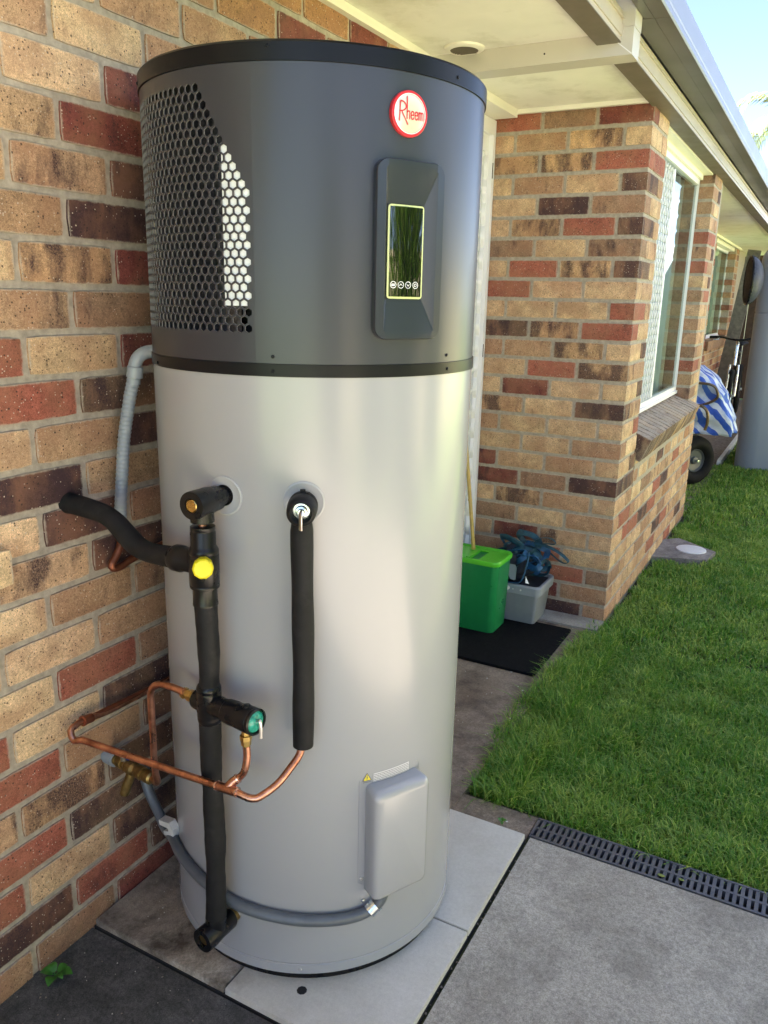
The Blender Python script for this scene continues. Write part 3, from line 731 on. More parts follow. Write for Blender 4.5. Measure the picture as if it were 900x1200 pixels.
# inside: coil and white panel
ci=MB()
for i in range(90):
    t=-205+i*1.25
    ci.loft([[cp(t,z,-.020),cp(t,z,-.045)] for z in (1.42,1.84)],cap=False,closed=False)
ci.loft([[cp(-206+i*2,z,-.050) for i in range(62)] for z in (1.40,1.85)],cap=False,closed=False)
ci.build('coil_fins',m_coil,heater,smooth=False)
MB().loft([[cp(t,z,-.075) for t in range(-210,-60,6)] for z in (1.40,1.85)],cap=False,closed=False).build('inner_shell',m_dark,heater)
wp=MB(); wp.loft([[cp(t,z,-.0045) for t in np.linspace(-84.75,-74.8,8)] for z in (1.4705,1.7375)],cap=False,closed=False); wp.build('white_liner',m_whitep,heater)
# screws
def knob(th,z,r=.0032,name='screw',mat=m_screw,base=0.0,parent=heater):
    p=Vector(cp(th,z,base)); q=Vector(cp(th,z,base+.01)); ax=(q-p).normalized()
    return MB().lathe(p,ax,[(-.001,r),(.0014,r),(.0026,r*.6),(.0027,.0004)],12).build(name,mat,parent)
for th,z,b in ((-69.6,1.8792,.003),(-9.7,1.8702,.003),(-131,1.8697,.003),(-69.2,1.3844,0),(-9.0,1.3854,0),(-69.2,1.3589,.0024),(-8.8,1.3592,.0024),(-120.5,1.3559,.0024),(-62,.0575,.0006)):
    knob(th,z,base=b,mat=m_trim if z>1.3 else m_screw)
# curved-surface loops
def rrect(a0,b0,w,h,r,n=6):
    out=[]
    for cx,cy,s0 in ((w-r,h-r,0),(-(w-r),h-r,90),(-(w-r),-(h-r),180),(w-r,-(h-r),270)):
        for i in range(n+1):
            a=R_(s0+90*i/n); out.append((a0+cx+r*math.cos(a),b0+cy+r*math.sin(a)))
    return out
DEG=math.degrees(1/HR)
def cyl_loop(th0,z0,pts,h,flat=0.0):
    """pts in metres on the skin; flat=1 makes the loop lie in the tangent plane at th0"""
    o=[]
    for a,b in pts:
        if flat:
            n_=Vector((math.cos(R_(th0)),math.sin(R_(th0)),0)); t_=Vector((-n_.y,n_.x,0)); p=Vector((HX,HY,0))+n_*(HR+h)+t_*a; o.append((p.x,p.y,z0+b))
        else: o.append(cp(th0+a*DEG,z0+b,h))
    return o
# control panel
PT,PZ=-28.1,1.5685
panel=MB(); fl=0
L1=rrect(0,0,.0695,.1510,.022); L2=rrect(0,0,.0680,.1495,.0205)
I1=rrect(0,.0,.0525,.137,.003); I2=rrect(-.008+.001,-.0005,.0372,.0795,.006)
panel.loft([cyl_loop(PT,PZ,L1,0),cyl_loop(PT,PZ,L1,.0135),cyl_loop(PT,PZ,L2,.016),cyl_loop(PT,PZ,I1,.016),cyl_loop(PT,PZ,I2,.0025)],cap=True)
pn=panel.build('control_panel',m_panel,heater,angle=12)
sc=MB(); sc.loft([cyl_loop(PT,PZ,rrect(-.007,-.0005,.0370,.0793,.006),.0045),cyl_loop(PT,PZ,rrect(-.007,-.0005,.0370,.0793,.006),.0068),cyl_loop(PT,PZ,rrect(-.007,-.0005,.0345,.0768,.004),.0070)],cap=True); sc.build('screen_rim',m_lime_rim,pn)
scr=MB(); scr.loft([cyl_loop(PT,PZ,rrect(-.007,-.0005,.0338,.0760,.0035),.0068),cyl_loop(PT,PZ,rrect(-.007,-.0005,.0338,.0760,.0035),.0074)],cap=False)
# screen face as a fine grid for a smooth reflection
scr.loft([cyl_loop(PT,PZ,[(-.007-.0335+.067*i/10,zz) for i in range(11)],.0075) for zz in (-.0765+.0006,.0755)],cap=False,closed=False)
scr.build('screen',m_screen,pn)
def stroke(th0,z0,lines,w,h,name,mat,parent,closed=False):
    m=MB()
    for ln in lines:
        n=len(ln)
        for i in range(n-1):
            (a,b),(c_,d_)=ln[i],ln[i+1]; dx,dz=c_-a,d_-b; l=math.hypot(dx,dz) or 1; nx,nz=-dz/l*w/2,dx/l*w/2; ex,ez=dx/l*w*.35,dz/l*w*.35
            q=[(a-ex+nx,b-ez+nz),(a-ex-nx,b-ez-nz),(c_+ex-nx,d_+ez-nz),(c_+ex+nx,d_+ez+nz)]
            m.add([cp(th0+u*DEG,z0+v,h+i*1e-6) for u,v in q],[(0,1,2,3)])
    return m.build(name,mat,parent,smooth=False,flipfix=False)
def circ(cx,cz,r,n=20,a0=0,a1=360,sx=1): return [(cx+r*sx*math.cos(R_(a0+(a1-a0)*i/n)),cz+r*math.sin(R_(a0+(a1-a0)*i/n))) for i in range(n+1)]
zi=-.0558; ic=[]
xs=[-.031,-.0155,-.0005,.0150]
for i,x0 in enumerate(xs):
    x0=x0-.0015+.0005; ic.append(circ(x0,zi,.0056,18))
    if i==0: ic+= [[(x0-.0032,zi+.0012),(x0+.0032,zi+.0012)],[(x0-.0032,zi-.0003),(x0+.0032,zi-.0003)],[(x0-.0032,zi-.0016),(x0+.0032,zi-.0016)]]
    if i==1: ic.append([(x0-.0028,zi-.0012),(x0,zi+.0018),(x0+.0028,zi-.0012)])
    if i==2: ic.append([(x0-.0028,zi+.0012),(x0,zi-.0018),(x0+.0028,zi+.0012)])
    if i==3: ic+= [circ(x0,zi,.0024,12)]
stroke(PT,PZ,ic,.0010,.0079,'touch_icons',m_icon,pn)
# badge
BT,BZ=-29.2,1.793; br=.0365
def disc(r0,h): return cyl_loop(BT,BZ,[(r0*math.cos(2*math.pi*i/48),r0*math.sin(2*math.pi*i/48)) for i in range(48)],h,1)
bd=MB().loft([disc(br,-.002),disc(br,.0058),disc(br-.0012,.0068),disc(br-.0048,.0068),disc(br-.0052,.0060)],cap=False).build('badge',m_red,heater)
# slightly domed silver face
fl=[disc(max(.0002,(br-.0050)*q),.0058+.0022*(1-q*q)) for q in (1,.85,.7,.5,.3,.12,.0)]
MB().loft(fl,cap=False).build('badge_face',m_chrome,bd,angle=80)
MB().loft([disc(br-.0046,.0070),disc(br-.0056,.0070)],cap=False).build('badge_ring',m_icon,bd)
def bstroke(lines,w,name,mat,parent):
    m=MB(); n_=Vector((math.cos(R_(BT)),math.sin(R_(BT)),0)); t_=Vector((-n_.y,n_.x,0)); c0=Vector((HX,HY,BZ))+n_*(HR+.0084)
    for ln in lines:
        for i in range(len(ln)-1):
            (a,b),(c_,d_)=ln[i],ln[i+1]; dx,dz=c_-a,d_-b; l=math.hypot(dx,dz) or 1; nx,nz=-dz/l*w/2,dx/l*w/2; ex,ez=dx/l*w*.3,dz/l*w*.3
            m.add([c0+t_*u+Vector((0,0,v))+n_*(i*1e-6) for u,v in [(a-ex+nx,b-ez+nz),(a-ex-nx,b-ez-nz),(c_+ex-nx,d_+ez-nz),(c_+ex+nx,d_+ez+nz)]],[(0,1,2,3)])
    return m.build(name,mat,parent,smooth=False,flipfix=False)
u=.001
word=[[(-22*u,-13*u),(-20.5*u,18*u)], [(-20.5*u,18*u)]+[(-20.5*u+(11.5*math.sin(R_(a)))*u,(10.2+7.8*math.cos(R_(a)))*u) for a in range(10,181,17)]+[(-21.5*u,2.2*u)], [(-18*u,2.3*u),(-5*u,-17.5*u)],
      [(-7*u,26*u),(-7*u,-8.5*u)], [(-7*u,1*u),(-5*u,3.5*u),(-2.6*u,3.6*u),(-1.6*u,1*u),(-1.6*u,-8.5*u)]]
def ee(x): return [[(x,-2.0*u),(x+5.2*u,-2.0*u),(x+5.2*u,1.2*u),(x+4*u,3.6*u),(x+1.5*u,3.6*u),(x,1*u),(x,-5.5*u),(x+1.5*u,-8.3*u),(x+4*u,-8.3*u),(x+5.2*u,-6*u)]]
word+=ee(1.4*u)+ee(9.4*u)+[[(17.4*u,3.6*u),(17.4*u,-8.5*u)],[(17.4*u,1.5*u),(19*u,3.6*u),(21*u,3.2*u),(21.6*u,1*u),(21.6*u,-8.5*u)],[(21.6*u,1.5*u),(23.2*u,3.6*u),(25*u,3.2*u),(25.8*u,1*u),(25.8*u,-8.5*u)]]
bstroke(word,.0019,'lettering',m_red,bd)
# element cover low on the tank
cb=MB(); CT,CZ=-27.6,.3740
cover=cyl_loop
MB().loft([cyl_loop(-28.5,.392,rrect(0,0,.0765,.1300,.010),0),cyl_loop(-28.5,.392,rrect(0,0,.0765,.1300,.010),.0012),cyl_loop(-28.5,.392,rrect(0,0,.0755,.1290,.009),.0014)],cap=False).build('cover_plate',m_heater,heater)
cov2=MB(); cov2.loft([cyl_loop(CT,CZ,rrect(0,0,.0665,.1325,.012),.001),cyl_loop(CT,CZ,rrect(0,0,.0655,.1310,.012),.022),cyl_loop(CT,CZ,rrect(0,-.001,.0640,.1290,.012),.036),cyl_loop(CT,CZ,rrect(0,-.0015,.0600,.1245,.012),.0425),cyl_loop(CT,CZ,rrect(0,-.002,.0520,.116,.010),.0450)],cap=True).build('element_cover',m_heater,heater,angle=70)
knob(-39.9,.2765,.004,base=.001)
# labels
MB().add([cp(-35.8,.5265,.0009),cp(-21.4,.5265,.0009),cp(-21.4,.5045,.0009),cp(-35.8,.5045,.0009)],[(0,1,2,3)]) 
lb=MB().loft([[cp(t,z,.0012) for t in np.linspace(-35.9,-21,10)] for z in (.5285,.5080)],cap=False,closed=False).build('printed_label',m_wlabel,heater)
ln=[]
rr_=random.Random(4)
for j in range(5):
    x0=-.0435
    while x0<.042:
        w_=rr_.uniform(.002,.006); ln.append([(x0,-.001-j*.0038),(min(x0+w_,.043),-.001-j*.0038)]); x0+=w_+.0014
stroke(-28.45,.5262,ln,.0013,.0016,'small_print',m_ink,lb)
tr=MB(); tr.add([cp(-38.4-1.6,.5155,.0014),cp(-38.4+1.6,.5155,.0014),cp(-38.4,.5325,.0014)],[(0,1,2)]).build('warning_triangle',m_warn,heater,smooth=False)
stroke(-38.4,.5155,[[(-.0094,0),(.0094,0),(0,.0172),(-.0094,0)],[(.001,.0125),(-.001,.008),(.0012,.0075),(-.0006,.0035)]],.0013,.0018,'warning_outline',m_ink,heater)
stroke(-38.4,.5118,[[(-.009,0),(.009,0)]],.0010,.0015,'caption_dash',m_ink,heater)
# port gaskets
def gasket(th,z,r):
    m=MB(); L_=[cyl_loop(th,z,[(q*math.cos(2*math.pi*i/40),q*math.sin(2*math.pi*i/40)) for i in range(40)],h) for q,h in ((r,.0),(r,.0022),(r-.003,.0030),(r-.006,.0016),(.018,.0016))]
    return m.loft(L_,cap=False).build('port_gasket',m_gasket,heater)
gasket(-86.4,1.1205,.038); gasket(-60.2,1.1195,.0395)
gasket(-89.6,.170,.026)
for th,z in ((-86.6,1.1216),(-60.15,1.1169)):
    MB().lathe(cp(th,z,-.002),Vector(cp(th,z,.01))-Vector(cp(th,z,0)),[(0,.0205),(.005,.0205),(.005,.0165),(.05,.016)],24).build('port_collar',m_black,heater)

# ================================================================ PIPEWORK
def outn(th): return Vector((math.cos(R_(th)),math.sin(R_(th)),0))
# left riser
RX,RY=.3895,-.0770
riser=thing('insulated_riser_pipe','black foam-lagged pipe running down the left front of the tank with a yellow capped tee','pipe',(RX,RY,.18))
n1=Vector((.045,-1,0)).normalized(); pe=Vector((RX,RY,1.118))
e=MB(); p0=pe-n1*.052; e.lathe(p0,n1,[(.009,.0215),(.010,.0238),(.030,.0245),(.034,.0262),(.078,.0268),(.082,.0262),(.0825,.0135),(.079,.0130)],32,cap=False); e.lathe(pe,(0,0,-1),[(0,.0215),(.030,.0222),(.036,.0225),(.038,.0185)],28)
e.build('elbow_fitting',m_black,riser)
MB().lathe(pe+n1*.027,n1,[(0,.0128),(.0015,.0128),(.0035,.011),(.004,.001)],24).build('brass_plug',m_brass,riser)
MB().lathe(p0,-n1,[(0,.0165),(.022,.0165)],20).build('brass_nut',m_brassold,riser)
MB().cyl((RX,RY,1.085),(RX,RY,1.065),.0085,14).build('copper_stub',m_copper,riser)
t=MB(); t.lathe((RX,RY,1.074),(0,0,-1),[(0,.018),(.001,.0232),(.006,.0236),(.0075,.0228),(.010,.0228),(.0115,.0236),(.037,.0236),(.042,.0262),(.046,.0282),(.052,.0284),(.054,.0276),(.056,.0284),(.112,.0284),(.114,.0276),(.116,.0284),(.120,.0280),(.122,.0232),(.150,.0234),(.152,.0242),(.156,.0242),(.157,.021)],36)
t.lathe((RX,RY,.998),(-1,0,.02),[(0,.022),(.045,.0225),(.052,.0262),(.070,.0262),(.074,.0235),(.078,.022)],28)
t.build('tee_fitting',m_black,riser)
yd=Vector((.62,-.76,.10)).normalized(); yo=Vector((RX,RY,1.004))+yd*.020
yc_=MB(); yc_.lathe(yo,yd,[(0,.0150),(.022,.0185),(.040,.0195),(.044,.0190),(.047,.016),(.0475,.001)],10); yc_.build('yellow_cap',m_yellow,riser,angle=25)
def wob(d): return .0210+.0010*math.sin(d*31)+.0006*math.sin(d*67+1)+.0003*math.sin(d*190)
MB().tube([(RX,RY,.922),(RX+.0022,RY,.86),(RX+.0035,RY,.80),(RX+.001,RY,.742)],wob,24,up=(1,0,0)).build('foam_lagging',m_foam,riser)
MB().tube([(RX,RY,.672),(RX-.001,RY,.55),(RX+.0018,RY,.40),(RX-.001,RY,.29),(RX-.004,RY,.205)],wob,24,up=(1,0,0)).build('foam_lagging',m_foam,riser)
v=MB(); v.lathe((RX,RY,.750),(0,0,-1),[(0,.0212),(.004,.0240),(.012,.0245),(.014,.0236),(.018,.0245),(.064,.0245),(.066,.0236),(.070,.0243),(.078,.0235),(.082,.0212)],32)
v.build('valve_tee',m_black,riser)
# lower elbow: a horizontal socket body with brass plug facing the viewer
nl=Vector((-.10,-1,0)).normalized(); q=Vector((RX-.006,RY,.168)); 
l=MB(); l.lathe(q-nl*.045,nl,[(0,.020),(.004,.0225),(.04,.0235),(.062,.0262),(.082,.0265),(.085,.0255),(.085,.0135),(.081,.013)],32,cap=False); l.lathe((RX-.005,RY,.168),(0,0,1),[(0,.022),(.028,.0225),(.040,.0215)],28)
l.build('elbow_fitting',m_black,riser)
MB().lathe(q+nl*.033,nl,[(0,.0128),(.002,.0125),(.003,.001)],20).build('brass_plug',m_brassold,riser)
MB().lathe(q-nl*.040,-nl,[(0,.0155),(.03,.0155)],20).build('brass_nut',m_brassold,riser)
# branch to the wall
MB().tube([(-.01,-.048,1.056),(.03,-.050,1.055),(.076,-.052,1.052),(.112,-.054,1.048),(.142,-.056,1.036),(.170,-.059,1.018),(.205,-.063,.999),(.240,-.067,.993),(.285,-.071,.995),(.322,-.075,.998)],lambda d:.0208+.0008*math.sin(d*40)+(.002 if d<.012 else 0),24,up=(0,0,1)).build('branch_lagging',m_foam,riser)
# valve arm to the right
va=Vector((1,-.14,.035)).normalized(); vo=Vector((RX,RY,.709))
v=MB(); v.lathe(vo-va*.036,va,[(0,.013),(.001,.0205),(.010,.0215),(.018,.0200),(.030,.0215),(.062,.0205),(.066,.0215),(.072,.0200),(.078,.0212),(.086,.0205),(.090,.0238),(.110,.0245),(.112,.0238),(.134,.0255),(.156,.0262),(.158,.0250),(.160,.0262),(.166,.0262),(.168,.0225),(.163,.0205)],36,cap=False)
v.lathe(vo+va*.105+Vector((0,0,.022)),(0,0,1),[(0,.0085),(.006,.008),(.007,.0055)],12); v.lathe(vo+va*.092+Vector((0,-.010,.020)),(0,-.4,1),[(0,.006),(.005,.0055)],12)
v.lathe(vo-va*.036+Vector((0,0,-.020)),(0,0,1),[(0,.006),(.004,.006)],8)
v.build('relief_valve',m_black,riser)
ve=vo+va*.128
MB().lathe(ve,va,[(0,.0205),(.0015,.019),(.0045,.014),(.006,.001)],28).build('green_cap',m_teal,riser)
lv=MB(); lb_=ve+va*.006+Vector((.001,-.003,.006)); lv.tube([lb_,lb_+va*.007+Vector((0,0,.002)),lb_+va*.009+Vector((0,0,-.010)),lb_+va*.009+Vector((0,0,-.034))],.0032,10,.002,flat=.5)
lv.build('test_lever',m_screw,riser)
MB().lathe(vo-va*.036,-va,[(0,.0105),(.012,.0105),(.0125,.0125),(.025,.0125),(.026,.0095),(.034,.0095),(.0345,.0120),(.044,.0115),(.046,.0085)],6).build('brass_coupling',m_brass,riser,angle=20)
bp=Vector((.489,-.090,.690))
MB().lathe(bp,(0,0,-1),[(0,.0085),(.014,.0085),(.0145,.0120),(.024,.0120),(.025,.0105),(.036,.0098),(.038,.008)],6).build('brass_coupling',m_brass,riser,angle=20)
# right drop pipe
drop=thing('lagged_drop_pipe','short black foam-lagged pipe hanging from the right-hand port down the front of the tank','pipe',(.572,-.019,.633))
n2=outn(-60.15); P2=Vector(cp(-60.15,1.1169,0))
e=MB(); e.lathe(P2+n2*.008,n2,[(0,.0235),(.004,.0272),(.022,.0280),(.024,.0268),(.027,.0280),(.048,.0270),(.060,.0262),(.064,.0240),(.066,.0200),(.060,.0170),(.052,.0160)],36,cap=False)
e.lathe(P2+n2*.022+Vector((0,0,.026)),(0,0,1),[(0,.005),(.006,.005)],8); e.lathe(P2+n2*.030+Vector((0,0,.025))+Vector((n2.y,-n2.x,0))*-.010,(0,0,1),[(0,.004),(.004,.004)],8)
e.build('elbow_housing',m_blackmat,drop)
MB().lathe(P2+n2*.045,n2,[(0,.016),(.012,.0155),(.0125,.0115),(.020,.0105),(.021,.007),(.026,.006),(.0265,.001)],24).build('brass_stem',m_zinc,drop)
st=P2+n2*.069
MB().tube([st+Vector((0,0,.004)),st+n2*.008+Vector((0,0,0)),st+n2*.009+Vector((0,0,-.012)),st+n2*.007+Vector((0,0,-.030))],.0042,10,.002,flat=.45).build('lever',m_screw,drop)
AX,AY=P2.x+n2.x*.040,P2.y+n2.y*.040
MB().tube([(AX,AY,1.098),(AX-.001,AY,1.075),(AX,AY,.95),(AX+.0015,AY,.80),(AX,AY,.636)],lambda d:.0208+.0006*math.sin(d*37)-(.002 if d<.01 else 0),24,up=(1,0,0)).build('foam_lagging',m_foam,drop)
# copper pipework
cop=thing('copper_drain_pipe','bright copper pipe bent from the wall across the tank front to the lagged drop pipe','pipe',(.03,-.12,.56))
A=Vector((.039,-.124,.552)); B=Vector((.500,-.1105,.560))
MB().tube([(.024,.42,.546),(.024,.19,.549),(.026,0,.556),(.028,-.085,.568),(.030,-.105,.568),(.032,-.122,.563),A+Vector((.008,-.002,-.006)),A+(B-A)*.06,A+(B-A)*.15,A+(B-A)*.5,A+(B-A)*.80,A+(B-A)*.93,(.512,-.104,.552),(.530,-.090,.560),(.548,-.068,.578),(.560,-.045,.602),(.569,-.026,.625),(AX,AY,.650)],.0075,16,.008).build('pipe_run',m_copper,cop)
MB().cyl((.028,-.060,.564),(.0285,-.082,.568),.0105,14).cyl((.0285,-.082,.568),(.029,-.0865,.5685),.0118,14).build('pipe_socket',m_copperold,cop)
MB().tube([(.020,.43,.545),(.022,.19,.549),(.0255,-.06,.562)],.0078,14).build('wall_pipe',m_copperold,cop)
T=A+(B-A)*.905; dAB=(B-A).normalized()
MB().lathe(T-dAB*.024,dAB,[(0,.0094),(.048,.0094)],18).tube([T,T+Vector((.006,.008,.010)),T+Vector((.016,.016,.020))],.0092,16,.004).build('tee_joint',m_copper,cop)
MB().lathe(T-dAB*.026,dAB,[(0,.0104),(.003,.0104)],18).lathe(T+dAB*.023,dAB,[(0,.0104),(.003,.0104)],18).lathe(T+Vector((.014,.015,.018)),(.6,.5,.62),[(0,.0102),(.003,.0102)],18).build('solder_ring',m_solder,cop)
MB().tube([T+Vector((.010,.010,.014)),T+Vector((.022,.018,.026)),(.487,-.094,.600),(.4905,-.090,.628),(.489,-.090,.662)],.0073,16,.005).build('riser_run',m_copper,cop)
cold=thing('copper_supply_pipe','bent copper pipe from the brass wall valve up to the relief valve','pipe',(.21,-.05,.47))
MB().tube([(.320,-.073,.713),(.290,-.073,.715),(.262,-.072,.714),(.238,-.070,.704),(.223,-.067,.684),(.219,-.065,.655),(.214,-.060,.590),(.208,-.055,.515),(.206,-.051,.475),(.205,-.046,.455),(.192,-.036,.440),(.166,-.022,.433)],.0075,16,.006).build('pipe_run',m_copper,cold)
# wall valve
tap=thing('brass_wall_valve','aged brass stop valve with blue handle on the brick wall behind the copper pipes','valve',(.0,.01,.42))
d_=Vector((1,-.16,.04)).normalized(); o_=Vector((0,.004,.426))
MB().lathe(o_,d_,[(-.01,.013),(.035,.0125),(.036,.0100),(.044,.0100),(.045,.0150),(.060,.0150),(.061,.0120),(.070,.0118),(.078,.0165),(.100,.0165),(.108,.0125),(.118,.0125),(.119,.0155),(.134,.0155),(.135,.0118),(.145,.0118),(.146,.0150),(.164,.0145),(.168,.010)],20).build('valve_body',m_brassold,tap,angle=25)
MB().tube([o_+d_*.09,o_+d_*.088+Vector((0,-.004,-.022)),o_+d_*.080+Vector((0,-.010,-.045)),o_+d_*.074+Vector((0,-.014,-.066))],.0115,14,.004).build('spout',m_brassold,tap)
MB().tube([o_+d_*.045+Vector((0,0,.020)),o_+d_*.050+Vector((.0,0,.030)),o_+d_*.075+Vector((0,-.006,.034)),o_+d_*.100+Vector((0,-.012,.034))],.0085,12,.004,flat=.55).build('blue_handle',m_blue,tap)
MB().lathe(o_+d_*.062,(0,0,1),[(0,.008),(.030,.008),(.031,.004),(.038,.004)],10).build('handle_stem',m_screw,tap)
MB().lathe(o_,d_,[(-.004,.019),(.030,.0185)],20).build('wall_sleeve',m_pvc,tap)
# upper grey conduit
uc=thing('grey_condensate_hose','grey ribbed plastic hose with an elbow from the heater top down the brick wall','hose',(.03,.06,.95))
uo=Vector((.208,.060,1.3765))
ue=Vector((.084,.086,1.362))
MB().tube([uo,Vector((.16,.086,1.372)),Vector((.125,.096,1.370))],.010,14).build('black_spigot',m_black,uc)
MB().tube([(.150,.094,1.371),(.122,.098,1.3705),(.100,.098,1.368),(.085,.092,1.360),(.077,.086,1.345),(.0735,.083,1.322),(.072,.082,1.300)],.0138,20,.004).build('elbow',m_pvc,uc)
MB().lathe((.150,.094,1.371),(-1,.15,0),[(0,.0168),(.024,.0172),(.025,.0145)],20).build('elbow_socket',m_pvc,uc)
MB().lathe((.0765,.0855,1.338),(-.12,-.08,-1),[(0,.0150),(.002,.0168),(.024,.0172),(.025,.0140)],20).build('elbow_socket',m_pvc,uc)
MB().tube([(.072,.082,1.31),(.060,.078,1.262),(.046,.070,1.18),(.039,.063,1.09),(.034,.058,1.02),(.034,.058,.99)],.0132,20,.0022,corr=(.0095,.055)).build('ribbed_hose',m_pvc,uc)
# copper stub behind the branch
sb=thing('copper_wall_stub','aged copper pipe stub against the bricks below the black branch pipe','pipe',(.02,.03,.9))
MB().tube([(-.005,.080,.955),(.018,.066,.940),(.022,.050,.918),(.022,.034,.900),(.024,.036,.890),(.024,.060,.888),(.022,.10,.896),(.02,.22,.905)],.0088,14,.004).build('pipe_run',m_copperold,sb)
# lower grey conduit
lc=thing('grey_power_conduit','dark grey flexible conduit curving round the foot of the tank to the element cover','conduit',(.03,.09,.28))
pts=[(.012,.100,.345),(.022,.094,.312),(.038,.090,.282),(.070,.082,.250),(.108,.066,.228)]
for th,z in ((-128,.2335),(-118,.236),(-108,.232),(-97.8,.224),(-87.8,.213),(-77.6,.206),(-65,.200),(-55,.196),(-46,.194),(-39,.198),(-35,.208),(-32.8,.222),(-32,.238),(-31.5,.262)): pts.append(cp(th,z,.0135))
MB().tube(pts,.0125,18,.008).build('conduit_run',m_conduit,lc)
def clamp(th,z,mat,ang,r=.0145,L_=.009):
    c0=Vector(cp(th,z,.0135)); n_=outn(th); t_=Vector((-n_.y,n_.x,0)); tt=(t_*math.cos(R_(ang))+Vector((0,0,1))*math.sin(R_(ang))).normalized(); up_=n_.cross(tt)
    loops=[]
    for sgn in (-1,1):
        loops.append([c0+tt*sgn*L_+up_*(r*math.cos(R_(a)))+n_*(r*math.sin(R_(a))) for a in range(-20,201,20)]+[c0+tt*sgn*L_+up_*(-r-.020)+n_*(-.012),c0+tt*sgn*L_+up_*(-r-.020)+n_*(-.010)]+[c0+tt*sgn*L_+up_*((r+.0015)*math.cos(R_(a)))+n_*((r+.0015)*math.sin(R_(a))) for a in range(200,-21,-20)])
    return MB().loft(loops).build('saddle_clip',mat,lc,smooth=False)
clamp(-36.2,.2045,m_zinc,38,L_=.010)
knob(-39.0,.219,.004,base=.002,name='clip_screw',mat=m_screw,parent=lc)
# pale J clip standing off the tank
w_=MB()
prof=[(.108,.262),(.150,.274),(.166,.262),(.166,.240),(.128,.232),(.126,.241),(.146,.250),(.146,.258),(.110,.250)]
w_.loft([[(x,y-(x-.13)*.25,z) for x,z in prof] for y in (.040,.062)])
w_.build('pipe_clip',m_clipw,lc,smooth=False)

# ================================================================ THINGS BY THE DOOR
mat_=MB(); lp=rrect(.2225,2.036,.2725,.271,.004,2)
matt=MB().loft([[(x,y,z) for x,y in rrect(.2225,2.036,.2725-i,.271-i,.004,2)] for z,i in ((.001,0),(.011,0),(.013,.002))]).build('doormat',m_mat,smooth=False); tag(matt,'black rubber doormat lying in front of the door','doormat')
bk=thing('mop_bucket','tall green plastic bucket with a lime top standing on the doormat','bucket',(.07,2.15,.013))
def rr3(cx,cy,w,h,r,z): return [(x,y,z) for x,y in rrect(cx,cy,w,h,r,6)]
bx,by=.062,2.145
body=MB().loft([rr3(bx+.006,by,.128,.088,.030,.013),rr3(bx+.006,by,.130,.090,.032,.018),rr3(bx,by-.003,.147,.100,.036,.340),rr3(bx,by-.003,.150,.103,.036,.345)]).build('bucket_body',m_green,bk)
MB().loft([rr3(bx,by-.003,.152,.105,.036,.338),rr3(bx,by-.003,.154,.107,.036,.352),rr3(bx,by-.003,.151,.104,.036,.360),rr3(bx,by-.003,.140,.094,.032,.360),rr3(bx,by-.003,.136,.090,.030,.350)],cap=False).build('rim',m_lime,bk)
tp=MB(); tp.box(-.075,.050,2.055,2.230,.348,.353).box(.050,.125,2.055,2.068,.348,.3535).box(.050,.125,2.200,2.230,.348,.3535).box(.110,.195,2.055,2.230,.348,.354).box(.046,.066,2.068,2.20,.346,.358)
tp.build('wringer_top',m_lime,bk,smooth=False)
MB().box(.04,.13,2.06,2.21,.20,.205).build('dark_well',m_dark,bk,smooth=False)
MB().lathe((-.045,2.04,.335),(0,-1,0),[(0,.010),(.006,.010),(.007,.006)],14).build('handle_pivot',m_lime,bk)
bc=MB().tube([(.045,2.2,.22),(.029,2.2,.355),(-.022,2.2,.751),(-.080,2.2,1.2)],.0085,12,.05).tube([(.034,2.2,.315),(.022,2.2,.405)],.0098,12,.02,smooth=False).tube([(-.001,2.2,.585),(-.002,2.2,.593)],.0096,12,.02,smooth=False).build('broom_handle',m_bamboo); tag(bc,'slim brass coloured broom handle standing in the green bucket','broom handle')
gb=thing('storage_box','open pale grey plastic box with clip handle beside the green bucket','box',(.18,2.35,.013))
gx,gy=.190,2.352
def r3(w,h,r,z): return rr3(gx,gy,w,h,r,z)
MB().loft([r3(.135,.088,.02,.013),r3(.137,.090,.02,.016),r3(.150,.106,.022,.165),r3(.152,.108,.022,.168)]).build('box_body',m_greypl,gb)
MB().loft([r3(.156,.112,.026,.160),r3(.162,.119,.028,.162),r3(.164,.121,.028,.200),r3(.160,.117,.027,.206),r3(.150,.107,.024,.206),r3(.148,.105,.024,.190)],cap=False).build('rim',m_greypl,gb)
MB().loft([r3(.148,.105,.024,.186),r3(.146,.103,.024,.192)]).build('inner_tray',m_navy,gb)
MB().lathe((.196,2.2335,.186),(0,-1,0),[(0,.012),(.012,.011),(.013,.008)],16).tube([(.19,2.228,.176),(.16,2.222,.160),(.11,2.222,.150)],.006,10,.01).build('clip_handle',m_clipw,gb)
MB().lathe((.262,2.231,.184),(0,-1,0),[(0,.004),(.003,.004)],10).lathe((.225,2.231,.184),(0,-1,0),[(0,.003),(.003,.003)],10).build('rivets',m_clipw,gb)
